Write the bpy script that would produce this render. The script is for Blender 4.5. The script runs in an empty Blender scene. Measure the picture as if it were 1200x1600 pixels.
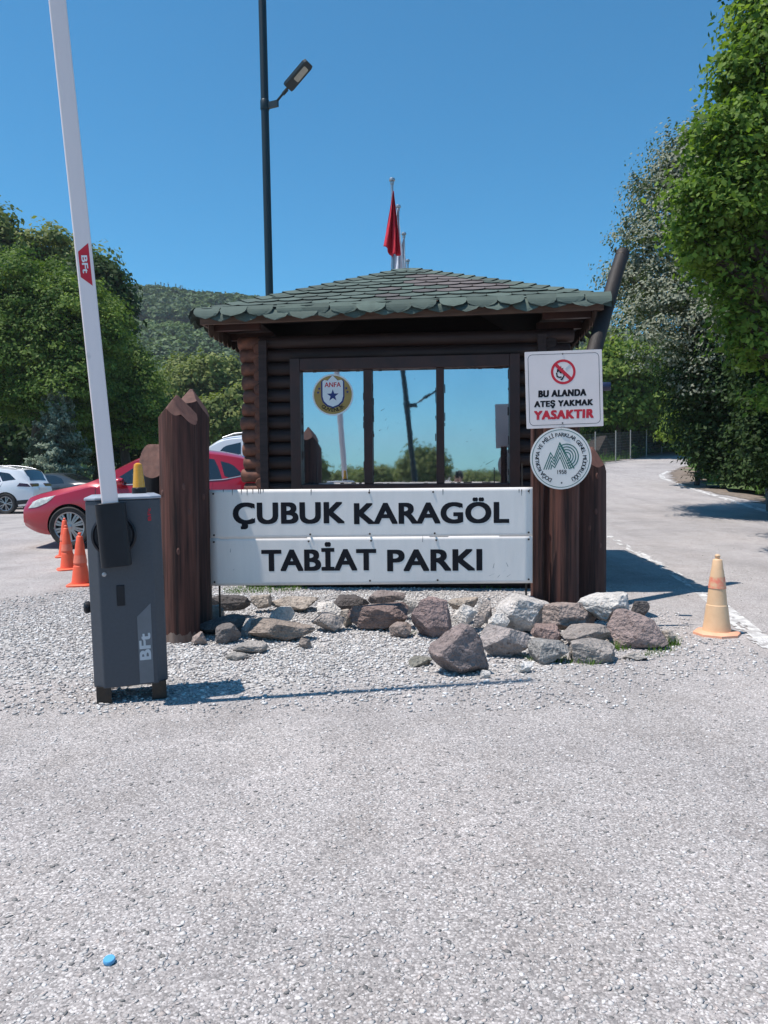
import bpy, bmesh, math, random
import numpy as np
from mathutils import Vector, Matrix, Euler, noise
R = math.radians
SC = bpy.context.scene
COL = SC.collection
random.seed(4)

# ------------------------------------------------------------------ camera
F, W0, H0 = 1200.0, 1200, 1600
CAMZ = 1.25
PITCH, ROLL = 2.77, -0.5
cd = bpy.data.cameras.new('camera')
cam = bpy.data.objects.new('camera', cd)
COL.objects.link(cam)
SC.camera = cam
cd.sensor_fit = 'VERTICAL'
cd.sensor_height = 24.0
cd.sensor_width = 18.0
cd.lens = 24.0 * F / H0
cd.clip_start, cd.clip_end = 0.05, 6000
CR = Euler((R(90 - PITCH), 0, 0)).to_matrix() @ Matrix.Rotation(R(ROLL), 3, 'Z')
cam.matrix_world = Matrix.Translation((0, 0, CAMZ)) @ CR.to_4x4()

# ------------------------------------------------------------------ sky, sun, exposure
SUN = Vector((-0.386, -0.085, 1.0)).normalized()
w = bpy.data.worlds.new('World')
SC.world = w
w.use_nodes = True
nt = w.node_tree
sky = nt.nodes.new('ShaderNodeTexSky')
sky.sky_type = 'NISHITA'
sky.sun_disc = False
sky.sun_elevation = math.asin(SUN.z)
sky.sun_rotation = math.atan2(SUN.x, SUN.y) % (2 * math.pi)
sky.altitude = 1200
sky.air_density = 1.0
sky.dust_density = 0.3
sky.ozone_density = 4.0
bg = nt.nodes['Background']
bg.inputs['Strength'].default_value = 0.12
tint = nt.nodes.new('ShaderNodeMix'); tint.data_type = 'RGBA'; tint.blend_type = 'MULTIPLY'; tint.inputs[0].default_value = 1
tint.inputs[7].default_value = (.30, .885, 1.0, 1)
nt.links.new(sky.outputs[0], tint.inputs[6]); nt.links.new(tint.outputs[2], bg.inputs['Color'])
sl = bpy.data.lights.new('sun', 'SUN')
sl.energy = 4.6
sl.angle = R(0.5)
sl.color = (1.0, 0.93, 0.86)
so = bpy.data.objects.new('sun', sl)
COL.objects.link(so)
so.rotation_euler = SUN.to_track_quat('Z', 'Y').to_euler()
SC.view_settings.view_transform = 'Standard'
SC.view_settings.look = 'None'
SC.view_settings.exposure = 0.45
SC.view_settings.gamma = 1
SC.render.use_motion_blur = False
SC.cycles.max_bounces = 8
SC.cycles.transparent_max_bounces = 8

# ------------------------------------------------------------------ measuring helpers
def ray(px, py):
    return (CR @ Vector(((px - 600) / F, (800 - py) / F, -1.0)))
def P(px, py, Y):
    d = ray(px, py)
    return Vector((0, 0, CAMZ)) + d * (Y / d.y)
def sstep(a, b, t):
    t = min(1, max(0, (t - a) / (b - a)))
    return t * t * (3 - 2 * t)
def gz(x, y):
    z = 0.30 * math.exp(-((x + 4) ** 2 + (y - 18) ** 2) / 18.0)
    t = y - 20
    r = 0.072 * (0.5 * (t + math.sqrt(t * t + 30)) - 0.6)
    r = max(0, r) if y > 10 else 0
    if r > 4: r = 4 + 3 * (1 - math.exp(-(r - 4) / 3))
    return z + r * sstep(1, 6, x)
def G(px, py):
    d = ray(px, py)
    s = 1.0
    o = Vector((0, 0, CAMZ))
    for i in range(4000):
        p = o + d * s
        if p.z <= gz(p.x, p.y): break
        s *= 1.004
    return Vector((p.x, p.y, gz(p.x, p.y)))
def gp(x, y, dz=0):
    return Vector((x, y, gz(x, y) + dz))

# ------------------------------------------------------------------ mesh builder
class MB:
    def __init__(s): s.v, s.f, s.m, s.c = [], [], [], []
    def add(s, vs, fs, mi=0, col=None):
        b = len(s.v)
        s.v += [tuple(p) for p in vs]
        for f in fs:
            s.f.append(tuple(b + i for i in f)); s.m.append(mi); s.c.append(col)
        return s
    def box(s, c, d, M=None, mi=0, col=None):
        x, y, z = d[0] / 2, d[1] / 2, d[2] / 2
        vs = [Vector(p) for p in ((-x,-y,-z),(x,-y,-z),(x,y,-z),(-x,y,-z),(-x,-y,z),(x,-y,z),(x,y,z),(-x,y,z))]
        if M is not None: vs = [M @ p for p in vs]
        c = Vector(c)
        return s.add([p + c for p in vs], [(0,3,2,1),(4,5,6,7),(0,1,5,4),(1,2,6,5),(2,3,7,6),(3,0,4,7)], mi, col)
    def tube(s, pts, rad, n=10, cap=True, mi=0, col=None):
        pts = [Vector(p) for p in pts]
        if not isinstance(rad, (list, tuple)): rad = [rad] * len(pts)
        vs = []
        d0 = (pts[1] - pts[0]).normalized()
        up = Vector((0, 0, 1)) if abs(d0.z) < .9 else Vector((1, 0, 0))
        for i, p in enumerate(pts):
            d = (pts[min(i + 1, len(pts) - 1)] - pts[max(i - 1, 0)]).normalized()
            a = d.cross(up).normalized(); b = a.cross(d)
            for k in range(n):
                t = 2 * math.pi * k / n
                vs.append(p + (a * math.cos(t) + b * math.sin(t)) * rad[i])
        fs = []
        for i in range(len(pts) - 1):
            for k in range(n):
                fs.append((i*n+k, i*n+(k+1) % n, (i+1)*n+(k+1) % n, (i+1)*n+k))
        if cap:
            fs.append(tuple(range(n))); fs.append(tuple(reversed(range((len(pts)-1)*n, len(pts)*n))))
        return s.add(vs, fs, mi, col)
    def lathe(s, prof, n=24, M=None, mi=0, col=None, cap=True):
        vs = []
        for r, z in prof:
            for k in range(n):
                t = 2 * math.pi * k / n
                vs.append(Vector((r * math.cos(t), r * math.sin(t), z)))
        if M is not None: vs = [M @ p for p in vs]
        fs = []
        for i in range(len(prof) - 1):
            for k in range(n):
                fs.append((i*n+k, i*n+(k+1) % n, (i+1)*n+(k+1) % n, (i+1)*n+k))
        if cap:
            if prof[0][0] > 1e-5: fs.append(tuple(reversed(range(n))))
            if prof[-1][0] > 1e-5: fs.append(tuple(range((len(prof)-1)*n, len(prof)*n)))
        return s.add(vs, fs, mi, col)
    def prism(s, poly, M, h, mi=0, col=None):
        """poly in the XY plane, extruded from z=0 to z=h, moved by M"""
        n = len(poly)
        vs = [M @ Vector((x, y, 0)) for x, y in poly] + [M @ Vector((x, y, h)) for x, y in poly]
        fs = [tuple(reversed(range(n))), tuple(range(n, 2*n))]
        fs += [(i, (i+1) % n, n+(i+1) % n, n+i) for i in range(n)]
        return s.add(vs, fs, mi, col)
    def face(s, poly, M, mi=0, col=None):
        return s.add([M @ Vector((p[0], p[1], 0)) for p in poly], [tuple(range(len(poly)))], mi, col)
    def build(s, name, mats, parent=None, smooth=None, bevel=0, origin=None):
        me = bpy.data.meshes.new(name)
        vs = s.v
        if origin is not None:
            o0 = Vector(origin); vs = [tuple(Vector(p) - o0) for p in vs]
        me.from_pydata(vs, [], s.f)
        if not isinstance(mats, (list, tuple)): mats = [mats]
        for m in mats: me.materials.append(m)
        me.polygons.foreach_set('material_index', s.m)
        if any(c is not None for c in s.c):
            at = me.color_attributes.new('Col', 'FLOAT_COLOR', 'CORNER')
            arr = []
            for p, c in zip(s.f, s.c):
                c = c or (1, 1, 1); arr += [c[0], c[1], c[2], 1.0] * len(p)
            at.data.foreach_set('color', arr)
        me.update()
        o = bpy.data.objects.new(name, me)
        COL.objects.link(o)
        if origin is not None: o.location = origin
        if parent is not None: o.parent = parent
        if smooth is not None:
            me.polygons.foreach_set('use_smooth', [True] * len(me.polygons))
            me.set_sharp_from_angle(angle=R(smooth))
        if bevel:
            b = o.modifiers.new('bevel', 'BEVEL'); b.width = bevel; b.segments = 2; b.limit_method = 'ANGLE'
            b.angle_limit = R(40)
        return o

def np_mesh(name, V, Fq, mat_, col=None, parent=None, smooth=False):
    """V (n,3) array, Fq (m,k) array of k-gons, col (n,3) per vertex"""
    me = bpy.data.meshes.new(name)
    V = np.asarray(V, dtype=np.float32); Fq = np.asarray(Fq, dtype=np.int32)
    me.vertices.add(len(V)); me.vertices.foreach_set('co', V.ravel())
    k = Fq.shape[1]
    me.loops.add(Fq.size); me.loops.foreach_set('vertex_index', Fq.ravel())
    me.polygons.add(len(Fq))
    me.polygons.foreach_set('loop_start', np.arange(0, Fq.size, k, dtype=np.int32))
    me.polygons.foreach_set('loop_total', np.full(len(Fq), k, dtype=np.int32))
    if smooth: me.polygons.foreach_set('use_smooth', np.ones(len(Fq), dtype=bool))
    me.update(calc_edges=True)
    if col is not None:
        at = me.color_attributes.new('Col', 'FLOAT_COLOR', 'POINT')
        c4 = np.ones((len(V), 4), dtype=np.float32); c4[:, :3] = col
        at.data.foreach_set('color', c4.ravel())
    me.materials.append(mat_)
    o = bpy.data.objects.new(name, me)
    COL.objects.link(o)
    if parent is not None: o.parent = parent
    return o

def tag(o, label=None, cat=None, group=None, kind=None):
    if label: o['label'] = label
    if cat: o['category'] = cat
    if group: o['group'] = group
    if kind: o['kind'] = kind
    return o
def thing(name, label, cat, loc=(0, 0, 0), rz=0, group=None):
    o = bpy.data.objects.new(name, None)
    o.empty_display_size = .2
    COL.objects.link(o)
    o.location = loc; o.rotation_euler = (0, 0, rz)
    return tag(o, label, cat, group)
def copy_tree(o, parent=None):
    c = o.copy(); COL.objects.link(c)
    if parent is not None: c.parent = parent
    for ch in o.children: copy_tree(ch, c)
    return c

# ------------------------------------------------------------------ materials
def mat(name, c1, c2=None, scale=6., stretch=(1, 1, 1), rough=.6, rough2=None, metal=0., bump=0., bscale=None,
        coat=0., spec=.5, attr=False, detail=6., lo=.3, hi=.7, spots=None, bstretch=None, trans=0.):
    m = bpy.data.materials.new(name); m.use_nodes = True
    t = m.node_tree; N = t.nodes; L = t.links
    b = N['Principled BSDF']
    b.inputs['Roughness'].default_value = rough
    b.inputs['Metallic'].default_value = metal
    b.inputs['Specular IOR Level'].default_value = spec
    if coat: b.inputs['Coat Weight'].default_value = coat; b.inputs['Coat Roughness'].default_value = .04
    tc = N.new('ShaderNodeTexCoord')
    mp = N.new('ShaderNodeMapping'); mp.inputs['Scale'].default_value = stretch
    L.new(tc.outputs['Object'], mp.inputs['Vector'])
    nz = N.new('ShaderNodeTexNoise'); nz.inputs['Scale'].default_value = scale; nz.inputs['Detail'].default_value = detail
    nz.inputs['Roughness'].default_value = .62
    L.new(mp.outputs[0], nz.inputs['Vector'])
    rp = N.new('ShaderNodeValToRGB')
    rp.color_ramp.elements[0].position = lo; rp.color_ramp.elements[1].position = hi
    c2 = c2 or tuple(x * .85 for x in c1)
    rp.color_ramp.elements[0].color = (*c1, 1); rp.color_ramp.elements[1].color = (*c2, 1)
    L.new(nz.outputs['Fac'], rp.inputs[0])
    out = rp.outputs[0]
    if spots:   # (colour, scale, threshold) stains with a shape of their own
        n2 = N.new('ShaderNodeTexNoise'); n2.inputs['Scale'].default_value = spots[1]; n2.inputs['Detail'].default_value = 8
        L.new(tc.outputs['Object'], n2.inputs['Vector'])
        r2 = N.new('ShaderNodeValToRGB'); r2.color_ramp.elements[0].position = spots[2]; r2.color_ramp.elements[1].position = min(1, spots[2] + .12)
        L.new(n2.outputs['Fac'], r2.inputs[0])
        mx = N.new('ShaderNodeMix'); mx.data_type = 'RGBA'
        L.new(r2.outputs[0], mx.inputs[0]); L.new(out, mx.inputs[6]); mx.inputs[7].default_value = (*spots[0], 1)
        out = mx.outputs[2]
    if attr:
        at = N.new('ShaderNodeAttribute'); at.attribute_name = 'Col'
        mx = N.new('ShaderNodeMix'); mx.data_type = 'RGBA'; mx.blend_type = 'MULTIPLY'; mx.inputs[0].default_value = 1
        L.new(out, mx.inputs[6]); L.new(at.outputs['Color'], mx.inputs[7])
        out = mx.outputs[2]
    L.new(out, b.inputs['Base Color'])
    if rough2 is not None:
        mr = N.new('ShaderNodeMapRange'); mr.inputs[1].default_value = .3; mr.inputs[2].default_value = .7
        mr.inputs[3].default_value = rough; mr.inputs[4].default_value = rough2
        L.new(nz.outputs['Fac'], mr.inputs[0]); L.new(mr.outputs[0], b.inputs['Roughness'])
    if bump:
        bp = N.new('ShaderNodeBump'); bp.inputs['Strength'].default_value = 1; bp.inputs['Distance'].default_value = bump
        nb = N.new('ShaderNodeTexNoise'); nb.inputs['Scale'].default_value = bscale or scale * 3; nb.inputs['Detail'].default_value = 8
        L.new((mp if bstretch is None else tc).outputs[0 if bstretch is None else 'Object'], nb.inputs['Vector'])
        L.new(nb.outputs['Fac'], bp.inputs['Height']); L.new(bp.outputs[0], b.inputs['Normal'])
    return m

def leaf_mat(name, c1, c2, trans=.35, back=None, rough=.62, spec=.16):
    m = bpy.data.materials.new(name); m.use_nodes = True
    t = m.node_tree; N = t.nodes; L = t.links
    b = N['Principled BSDF']; b.inputs['Roughness'].default_value = rough; b.inputs['Specular IOR Level'].default_value = spec
    at = N.new('ShaderNodeAttribute'); at.attribute_name = 'Col'
    sp = N.new('ShaderNodeSeparateColor'); L.new(at.outputs['Color'], sp.inputs[0])
    mx = N.new('ShaderNodeMix'); mx.data_type = 'RGBA'
    L.new(sp.outputs[0], mx.inputs[0]); mx.inputs[6].default_value = (*c1, 1); mx.inputs[7].default_value = (*c2, 1)
    out = mx.outputs[2]
    if back:
        g = N.new('ShaderNodeNewGeometry')
        m2 = N.new('ShaderNodeMix'); m2.data_type = 'RGBA'
        L.new(g.outputs['Backfacing'], m2.inputs[0]); L.new(out, m2.inputs[6]); m2.inputs[7].default_value = (*back, 1)
        out = m2.outputs[2]
    L.new(out, b.inputs['Base Color'])
    tr = N.new('ShaderNodeBsdfTranslucent')
    hs = N.new('ShaderNodeMix'); hs.data_type = 'RGBA'; hs.blend_type = 'MULTIPLY'; hs.inputs[0].default_value = 1
    L.new(out, hs.inputs[6]); hs.inputs[7].default_value = (1.25, 1.35, .55, 1)
    L.new(hs.outputs[2], tr.inputs['Color'])
    ms = N.new('ShaderNodeMixShader'); ms.inputs[0].default_value = trans
    L.new(b.outputs[0], ms.inputs[1]); L.new(tr.outputs[0], ms.inputs[2])
    L.new(ms.outputs[0], N['Material Output'].inputs['Surface'])
    return m

M = {}
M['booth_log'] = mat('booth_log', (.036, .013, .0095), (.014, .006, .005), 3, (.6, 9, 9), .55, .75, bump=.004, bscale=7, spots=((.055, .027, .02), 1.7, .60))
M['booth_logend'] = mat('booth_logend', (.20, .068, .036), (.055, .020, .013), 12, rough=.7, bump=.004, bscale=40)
M['fascia'] = mat('fascia', (.14, .088, .064), (.07, .042, .033), 4, (1, 8, 8), .75, bump=.002, bscale=14)
M['soffit'] = mat('soffit', (.035, .018, .014), (.016, .010, .009), 4, (1, 6, 6), .8)
M['casing'] = mat('casing', (.058, .0165, .0095), (.026, .009, .006), 5, (1, 4, 1), .5, bump=.001, bscale=20)
M['shingle'] = mat('shingle', (.92, .92, .92), (1.1, 1.1, 1.1), 9, rough=.92, bump=.003, bscale=160, attr=True, spots=((.62, .60, .60), 2.3, .60))
M['post_wood'] = mat('post_wood', (.115, .038, .025), (.022, .009, .007), 26, (1, 1, .045), .7, .9, bump=.014, bscale=34, lo=.36, hi=.64, spots=((.15, .08, .06), 2.6, .64))
M['post_brown'] = mat('post_brown', (.085, .030, .021), (.020, .009, .008), 24, (1, 1, .045), .7, .9, bump=.012, bscale=34, lo=.34, hi=.66)
M['post_dark'] = mat('post_dark', (.014, .008, .007), (.006, .0045, .0045), 26, (1, 1, .05), .7, bump=.005, bscale=30)
M['post_cut'] = mat('post_cut', (.150, .066, .050), (.07, .030, .024), 18, (1, 1, .25), .8, bump=.004, bscale=30)
M['pale_dust'] = mat('pale_dust', (.25, .185, .15), (.10, .055, .042), 16, (1, 1, .2), .9)
M['sign_white'] = mat('sign_white', (.82, .765, .72), (.755, .71, .67), 3, (4, 1, .7), bump=.004, bscale=2, rough=.38, rough2=.5, spec=.4, spots=((.45, .45, .45), 9, .74))
M['sign_black'] = mat('sign_black', (.006, .006, .010), (.010, .010, .015), 14, rough=.6, spec=.2)
M['warn_white'] = mat('warn_white', (.80, .69, .66), (.74, .64, .61), 5, rough=.45)
M['sign_red'] = mat('sign_red', (.62, .012, .03), (.52, .01, .028), 9, rough=.5)
M['sign_green'] = mat('sign_green', (.012, .13, .10), (.016, .11, .09), 9, rough=.5)
M['round_white'] = mat('round_white', (.80, .75, .71), (.72, .68, .64), 5, rough=.45)
M['steel_dark'] = mat('steel_dark', (.03, .03, .03), (.06, .045, .035), 30, rough=.5, metal=.6)
M['zinc'] = mat('zinc', (.45, .46, .48), (.32, .33, .35), 14, rough=.38, metal=.8)
M['cabinet'] = mat('cabinet', (.058, .064, .078), (.048, .054, .066), 60, rough=.5, bump=.0006, bscale=500, spots=((.12, .115, .11), 6, .68))
M['cabinet_lid'] = mat('cabinet_lid', (.34, .37, .42), (.28, .31, .36), 14, rough=.35, spots=((.2, .2, .2), 12, .66))
M['black_plastic'] = mat('black_plastic', (.008, .009, .013), (.014, .015, .020), 9, rough=.42, spec=.3)
M['stripe_grey'] = mat('stripe_grey', (.15, .16, .18), (.125, .135, .15), 14, rough=.45)
M['print_grey'] = mat('print_grey', (.55, .57, .60), (.45, .47, .5), 20, rough=.5)
M['arm_white'] = mat('arm_white', (.86, .74, .72), (.78, .67, .65), 4, (1, 1, .12), .36, spots=((.4, .39, .39), 5, .72))
M['amber'] = mat('amber', (.72, .34, .005), (.62, .26, .004), 30, (1, 1, 3), .16, coat=.6)
M['tin_white'] = mat('tin_white', (.8, .8, .8), (.75, .75, .75), 6, rough=.5)
M['gold'] = mat('gold', (.42, .27, .07), (.36, .22, .055), 12, rough=.5)
M['navy'] = mat('navy', (.02, .03, .17), (.018, .026, .14), 12, rough=.5)
M['navy_metal'] = mat('navy_metal', (.012, .02, .065), (.01, .016, .05), 12, rough=.4)
M['lamp_green'] = mat('lamp_green', (.013, .028, .034), (.010, .020, .026), 5, rough=.42, metal=.2)
M['lamp_glass'] = mat('lamp_glass', (.42, .40, .34), (.34, .33, .28), 25, rough=.25)
M['flag_red'] = mat('flag_red', (.58, .012, .03), (.45, .01, .028), 5, rough=.8)
M['flag_white'] = mat('flag_white', (.72, .72, .76), (.62, .62, .68), 5, rough=.8)
M['cone_orange'] = mat('cone_orange', (.90, .13, .055), (.80, .105, .045), 7, rough=.5, spots=((.55, .16, .09), 7, .64))
M['cone_band'] = mat('cone_band', (.84, .22, .14), (.74, .15, .08), 16, rough=.55)
M['cone_faded'] = mat('cone_faded', (.74, .50, .30), (.64, .40, .23), 6, rough=.6, spots=((.36, .22, .11), 8, .63))
M['cone_pink'] = mat('cone_pink', (.82, .42, .27), (.72, .33, .2), 8, rough=.6)
M['cone_redband'] = mat('cone_redband', (.74, .22, .14), (.68, .42, .25), 30, rough=.6, lo=.4, hi=.62)
M['car_red'] = mat('car_red', (.38, .003, .018), (.36, .003, .017), 3, rough=.3, metal=.15, coat=1.)
M['car_white'] = mat('car_white', (.76, .77, .79), (.74, .75, .77), 3, rough=.3, coat=1.)
M['car_dark'] = mat('car_dark', (.05, .06, .07), (.045, .055, .065), 3, rough=.3, coat=1.)
M['car_glass'] = mat('car_glass', (.012, .016, .02), (.014, .018, .022), 3, rough=.04, spec=.9, coat=.6)
M['car_trim'] = mat('car_trim', (.014, .014, .016), (.02, .02, .022), 20, rough=.55)
M['tyre'] = mat('tyre', (.016, .016, .017), (.03, .029, .028), 20, rough=.8)
M['rim'] = mat('rim', (.34, .34, .35), (.28, .28, .29), 9, rough=.28, metal=.8)
M['headlight'] = mat('headlight', (.62, .62, .56), (.30, .31, .30), 16, rough=.1, coat=1.)
M['taillight'] = mat('taillight', (.50, .006, .015), (.30, .004, .01), 12, rough=.1, coat=1.)
M['plate'] = mat('plate', (.7, .7, .7), (.6, .6, .6), 12, rough=.5)
M['bark'] = mat('bark', (.085, .065, .05), (.035, .027, .022), 6, (1, 1, .2), .9, bump=.02, bscale=14)
M['bark_pale'] = mat('bark_pale', (.22, .21, .18), (.10, .09, .08), 6, (1, 1, .4), .9, bump=.02, bscale=14)
M['cap_blue'] = mat('cap_blue', (.10, .36, .62), (.09, .32, .56), 40, rough=.4)
M['mirror'] = None
m = mat('mirror_film', (.64, .66, .69), (.58, .60, .63), 1.3, rough=.015, rough2=.03, metal=.98, bump=.0006, bscale=1.2, spots=((.50, .51, .53), 30, .68))
M['mirror'] = m
M['hut_wood'] = mat('hut_wood', (.05, .035, .028), (.03, .02, .018), 9, rough=.8)
M['wire'] = mat('wire', (.10, .105, .10), (.07, .07, .07), 9, rough=.5, metal=.5)
M['concrete'] = mat('concrete', (.36, .35, .32), (.26, .25, .23), 8, rough=.9)
M['skin'] = mat('skin', (.46, .27, .19), (.40, .22, .15), 14, rough=.5)
M['hair'] = mat('hair', (.02, .015, .012), (.03, .022, .018), 40, rough=.6)
M['shirt'] = mat('shirt', (.05, .055, .08), (.04, .045, .065), 12, rough=.85)
M['trousers'] = mat('trousers', (.04, .045, .06), (.03, .035, .045), 12, rough=.85)
M['phone'] = mat('phone', (.02, .02, .022), (.015, .015, .018), 5, rough=.2)
M['rock'] = mat('rock', (.72, .72, .72), (1.2, 1.17, 1.14), 16, detail=12, rough=.95, bump=.035, bscale=42, attr=True, spots=((.45, .41, .40), 26, .60))
M['chip'] = mat('chip', (.95, .95, .95), (1.05, 1.05, 1.05), 40, rough=.8, attr=True)
M['forest'] = leaf_mat('forest', (.036, .070, .046), (.150, .215, .075), .2)
M['maple'] = leaf_mat('maple', (.042, .100, .015), (.205, .300, .060), .40)
M['chestnut'] = leaf_mat('chestnut', (.042, .092, .016), (.170, .245, .050), .32)
M['olive'] = leaf_mat('olive', (.085, .120, .030), (.235, .265, .085), .3)
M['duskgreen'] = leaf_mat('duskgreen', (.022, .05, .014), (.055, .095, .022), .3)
M['poplar'] = leaf_mat('poplar', (.036, .066, .022), (.105, .150, .060), .22, back=(.245, .260, .195))
M['spruce'] = leaf_mat('spruce', (.085, .125, .080), (.29, .34, .265), .1)
M['bright'] = leaf_mat('bright', (.070, .125, .020), (.195, .265, .055), .42)
M['painted_shade_leaf'] = leaf_mat('painted_shade_leaf', (.014, .032, .010), (.042, .075, .020), .22)  # leaf colour darkened to stand for shade under the right-hand crowns
M['grassblade'] = leaf_mat('grassblade', (.055, .13, .018), (.13, .22, .04), .3)

def ground_mat():
    m = bpy.data.materials.new('road_surface'); m.use_nodes = True
    t = m.node_tree; N = t.nodes; L = t.links
    b = N['Principled BSDF']; b.inputs['Roughness'].default_value = .88; b.inputs['Specular IOR Level'].default_value = .3
    tc = N.new('ShaderNodeTexCoord'); V = tc.outputs['Object']
    def vor(s):
        v = N.new('ShaderNodeTexVoronoi'); v.inputs['Scale'].default_value = s; v.inputs['Randomness'].default_value = 1
        L.new(V, v.inputs['Vector']); return v
    def nz(s, d=6):
        n = N.new('ShaderNodeTexNoise'); n.inputs['Scale'].default_value = s; n.inputs['Detail'].default_value = d
        L.new(V, n.inputs['Vector']); return n
    def ramp(src, stops):
        r = N.new('ShaderNodeValToRGB'); e = r.color_ramp.elements
        e[0].position, e[0].color = stops[0][0], (*stops[0][1], 1)
        e[1].position, e[1].color = stops[-1][0], (*stops[-1][1], 1)
        for p, c in stops[1:-1]:
            k = e.new(p); k.color = (*c, 1)
        L.new(src, r.inputs[0]); return r.outputs[0]
    def mix(f, a, b_, mode='MIX'):
        x = N.new('ShaderNodeMix'); x.data_type = 'RGBA'; x.blend_type = mode
        for i, v in ((0, f), (6, a), (7, b_)):
            if hasattr(v, 'links'): L.new(v, x.inputs[i])
            else: x.inputs[i].default_value = v if i == 0 else (*v, 1)
        return x.outputs[2]
    v1, v2 = vor(150), vor(62)
    s1 = N.new('ShaderNodeSeparateColor'); L.new(v1.outputs['Color'], s1.inputs[0])
    s2 = N.new('ShaderNodeSeparateColor'); L.new(v2.outputs['Color'], s2.inputs[0])
    chips = ramp(s1.outputs[0], [(0, (.20, .19, .188)), (.3, (.29, .270, .265)), (.55, (.37, .345, .336)), (.8, (.45, .42, .405)), (1, (.64, .61, .60))])
    big = ramp(s2.outputs[1], [(0, (.20, .19, .185)), (.6, (.33, .31, .30)), (1, (.52, .49, .47))])
    asphalt = mix(.16, chips, big)
    edge = ramp(v1.outputs['Distance'], [(0.0, (1.06, 1.06, 1.06)), (.45, (1, 1, 1)), (.8, (.74, .73, .73))])
    asphalt = mix(1.0, asphalt, edge, 'MULTIPLY')
    blot = ramp(nz(.55, 8).outputs['Fac'], [(.3, (.80, .80, .81)), (.5, (1.0, 1.0, 1.0)), (.72, (1.10, 1.08, 1.07))])
    asphalt = mix(1.0, asphalt, blot, 'MULTIPLY')
    blot2 = ramp(nz(3.2, 8).outputs['Fac'], [(.32, (.90, .89, .88)), (.55, (1.0, 1.0, 1.0)), (.75, (1.06, 1.05, 1.05))])
    asphalt = mix(1.0, asphalt, blot2, 'MULTIPLY')
    mpt = N.new('ShaderNodeMapping'); mpt.inputs['Scale'].default_value = (1.1, .10, 1); L.new(V, mpt.inputs['Vector'])
    trk = N.new('ShaderNodeTexNoise'); trk.inputs['Scale'].default_value = 1.4; trk.inputs['Detail'].default_value = 5; L.new(mpt.outputs[0], trk.inputs['Vector'])
    asphalt = mix(1.0, asphalt, ramp(trk.outputs['Fac'], [(.32, (.88, .875, .87)), (.5, (1, 1, 1)), (.7, (1.06, 1.055, 1.05))]), 'MULTIPLY')
    oil = ramp(nz(1.1, 9).outputs['Fac'], [(.66, (1, 1, 1)), (.76, (.78, .77, .76))])
    asphalt = mix(1.0, asphalt, oil, 'MULTIPLY')
    gravel = ramp(s2.outputs[0], [(0, (.26, .25, .24)), (.35, (.40, .38, .365)), (.7, (.52, .505, .49)), (1, (.68, .67, .66))])
    gedge = ramp(v2.outputs['Distance'], [(0.0, (1.08, 1.08, 1.08)), (.4, (1, 1, 1)), (.8, (.42, .41, .41))])
    gravel = mix(1.0, gravel, gedge, 'MULTIPLY')
    sx = N.new('ShaderNodeSeparateXYZ'); L.new(V, sx.inputs[0])
    def mth(op, a, b_=None):
        x = N.new('ShaderNodeMath'); x.operation = op
        for i, v in enumerate((a, b_)):
            if v is None: continue
            if hasattr(v, 'links'): L.new(v, x.inputs[i])
            else: x.inputs[i].default_value = v
        return x.outputs[0]
    ax = mth('POWER', mth('ABSOLUTE', mth('DIVIDE', mth('ADD', sx.outputs[0], .85), 3.1)), 2.0)
    ay = mth('POWER', mth('ABSOLUTE', mth('DIVIDE', mth('SUBTRACT', sx.outputs[1], 6.5), 2.3)), 2.0)
    d = mth('ADD', mth('ADD', ax, ay), mth('MULTIPLY', mth('SUBTRACT', nz(1.6, 8).outputs['Fac'], .5), 1.3))
    mask = ramp(d, [(.50, (1, 1, 1)), (1.25, (0, 0, 0))])
    L.new(mix(mask, asphalt, gravel), b.inputs['Base Color'])
    bp = N.new('ShaderNodeBump'); bp.inputs['Strength'].default_value = .5; bp.inputs['Distance'].default_value = .003; bp.invert = True
    h = mth('ADD', v1.outputs['Distance'], mth('MULTIPLY', v2.outputs['Distance'], .7))
    L.new(h, bp.inputs['Height']); L.new(bp.outputs[0], b.inputs['Normal'])
    return m
M['ground'] = ground_mat()
M['dirt'] = mat('dirt', (.24, .19, .15), (.12, .095, .075), 6, rough=.95, bump=.02, bscale=20)
M['turf'] = mat('turf', (.05, .095, .02), (.10, .13, .04), 3, rough=.95, bump=.03, bscale=16)
M['hillside'] = mat('hillside', (.035, .065, .022), (.075, .115, .030), .06, rough=.95, bump=1.0, bscale=.2)
M['road_paint'] = mat('road_paint', (.70, .69, .67), (.36, .34, .33), 9, rough=.8, lo=.38, hi=.62)

# ------------------------------------------------------------------ ground and terrain
def axis(n, far, near):
    t = np.linspace(-1, 1, n); k = math.asinh(far / near)
    return np.sinh(t * k) * near
def grid_obj(name, xs, ys, zf, m):
    V = [(x, y, zf(x, y)) for y in ys for x in xs]
    n = len(xs)
    Fq = [(j*n+i, j*n+i+1, (j+1)*n+i+1, (j+1)*n+i) for j in range(len(ys)-1) for i in range(n-1)]
    return np_mesh(name, V, Fq, m, smooth=True)
g = grid_obj('ground', axis(170, 2500, 12), axis(200, 2500, 14), gz, M['ground']); tag(g, 'worn grey chip sealed asphalt of the park entrance road', 'ground', kind='structure')

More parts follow.
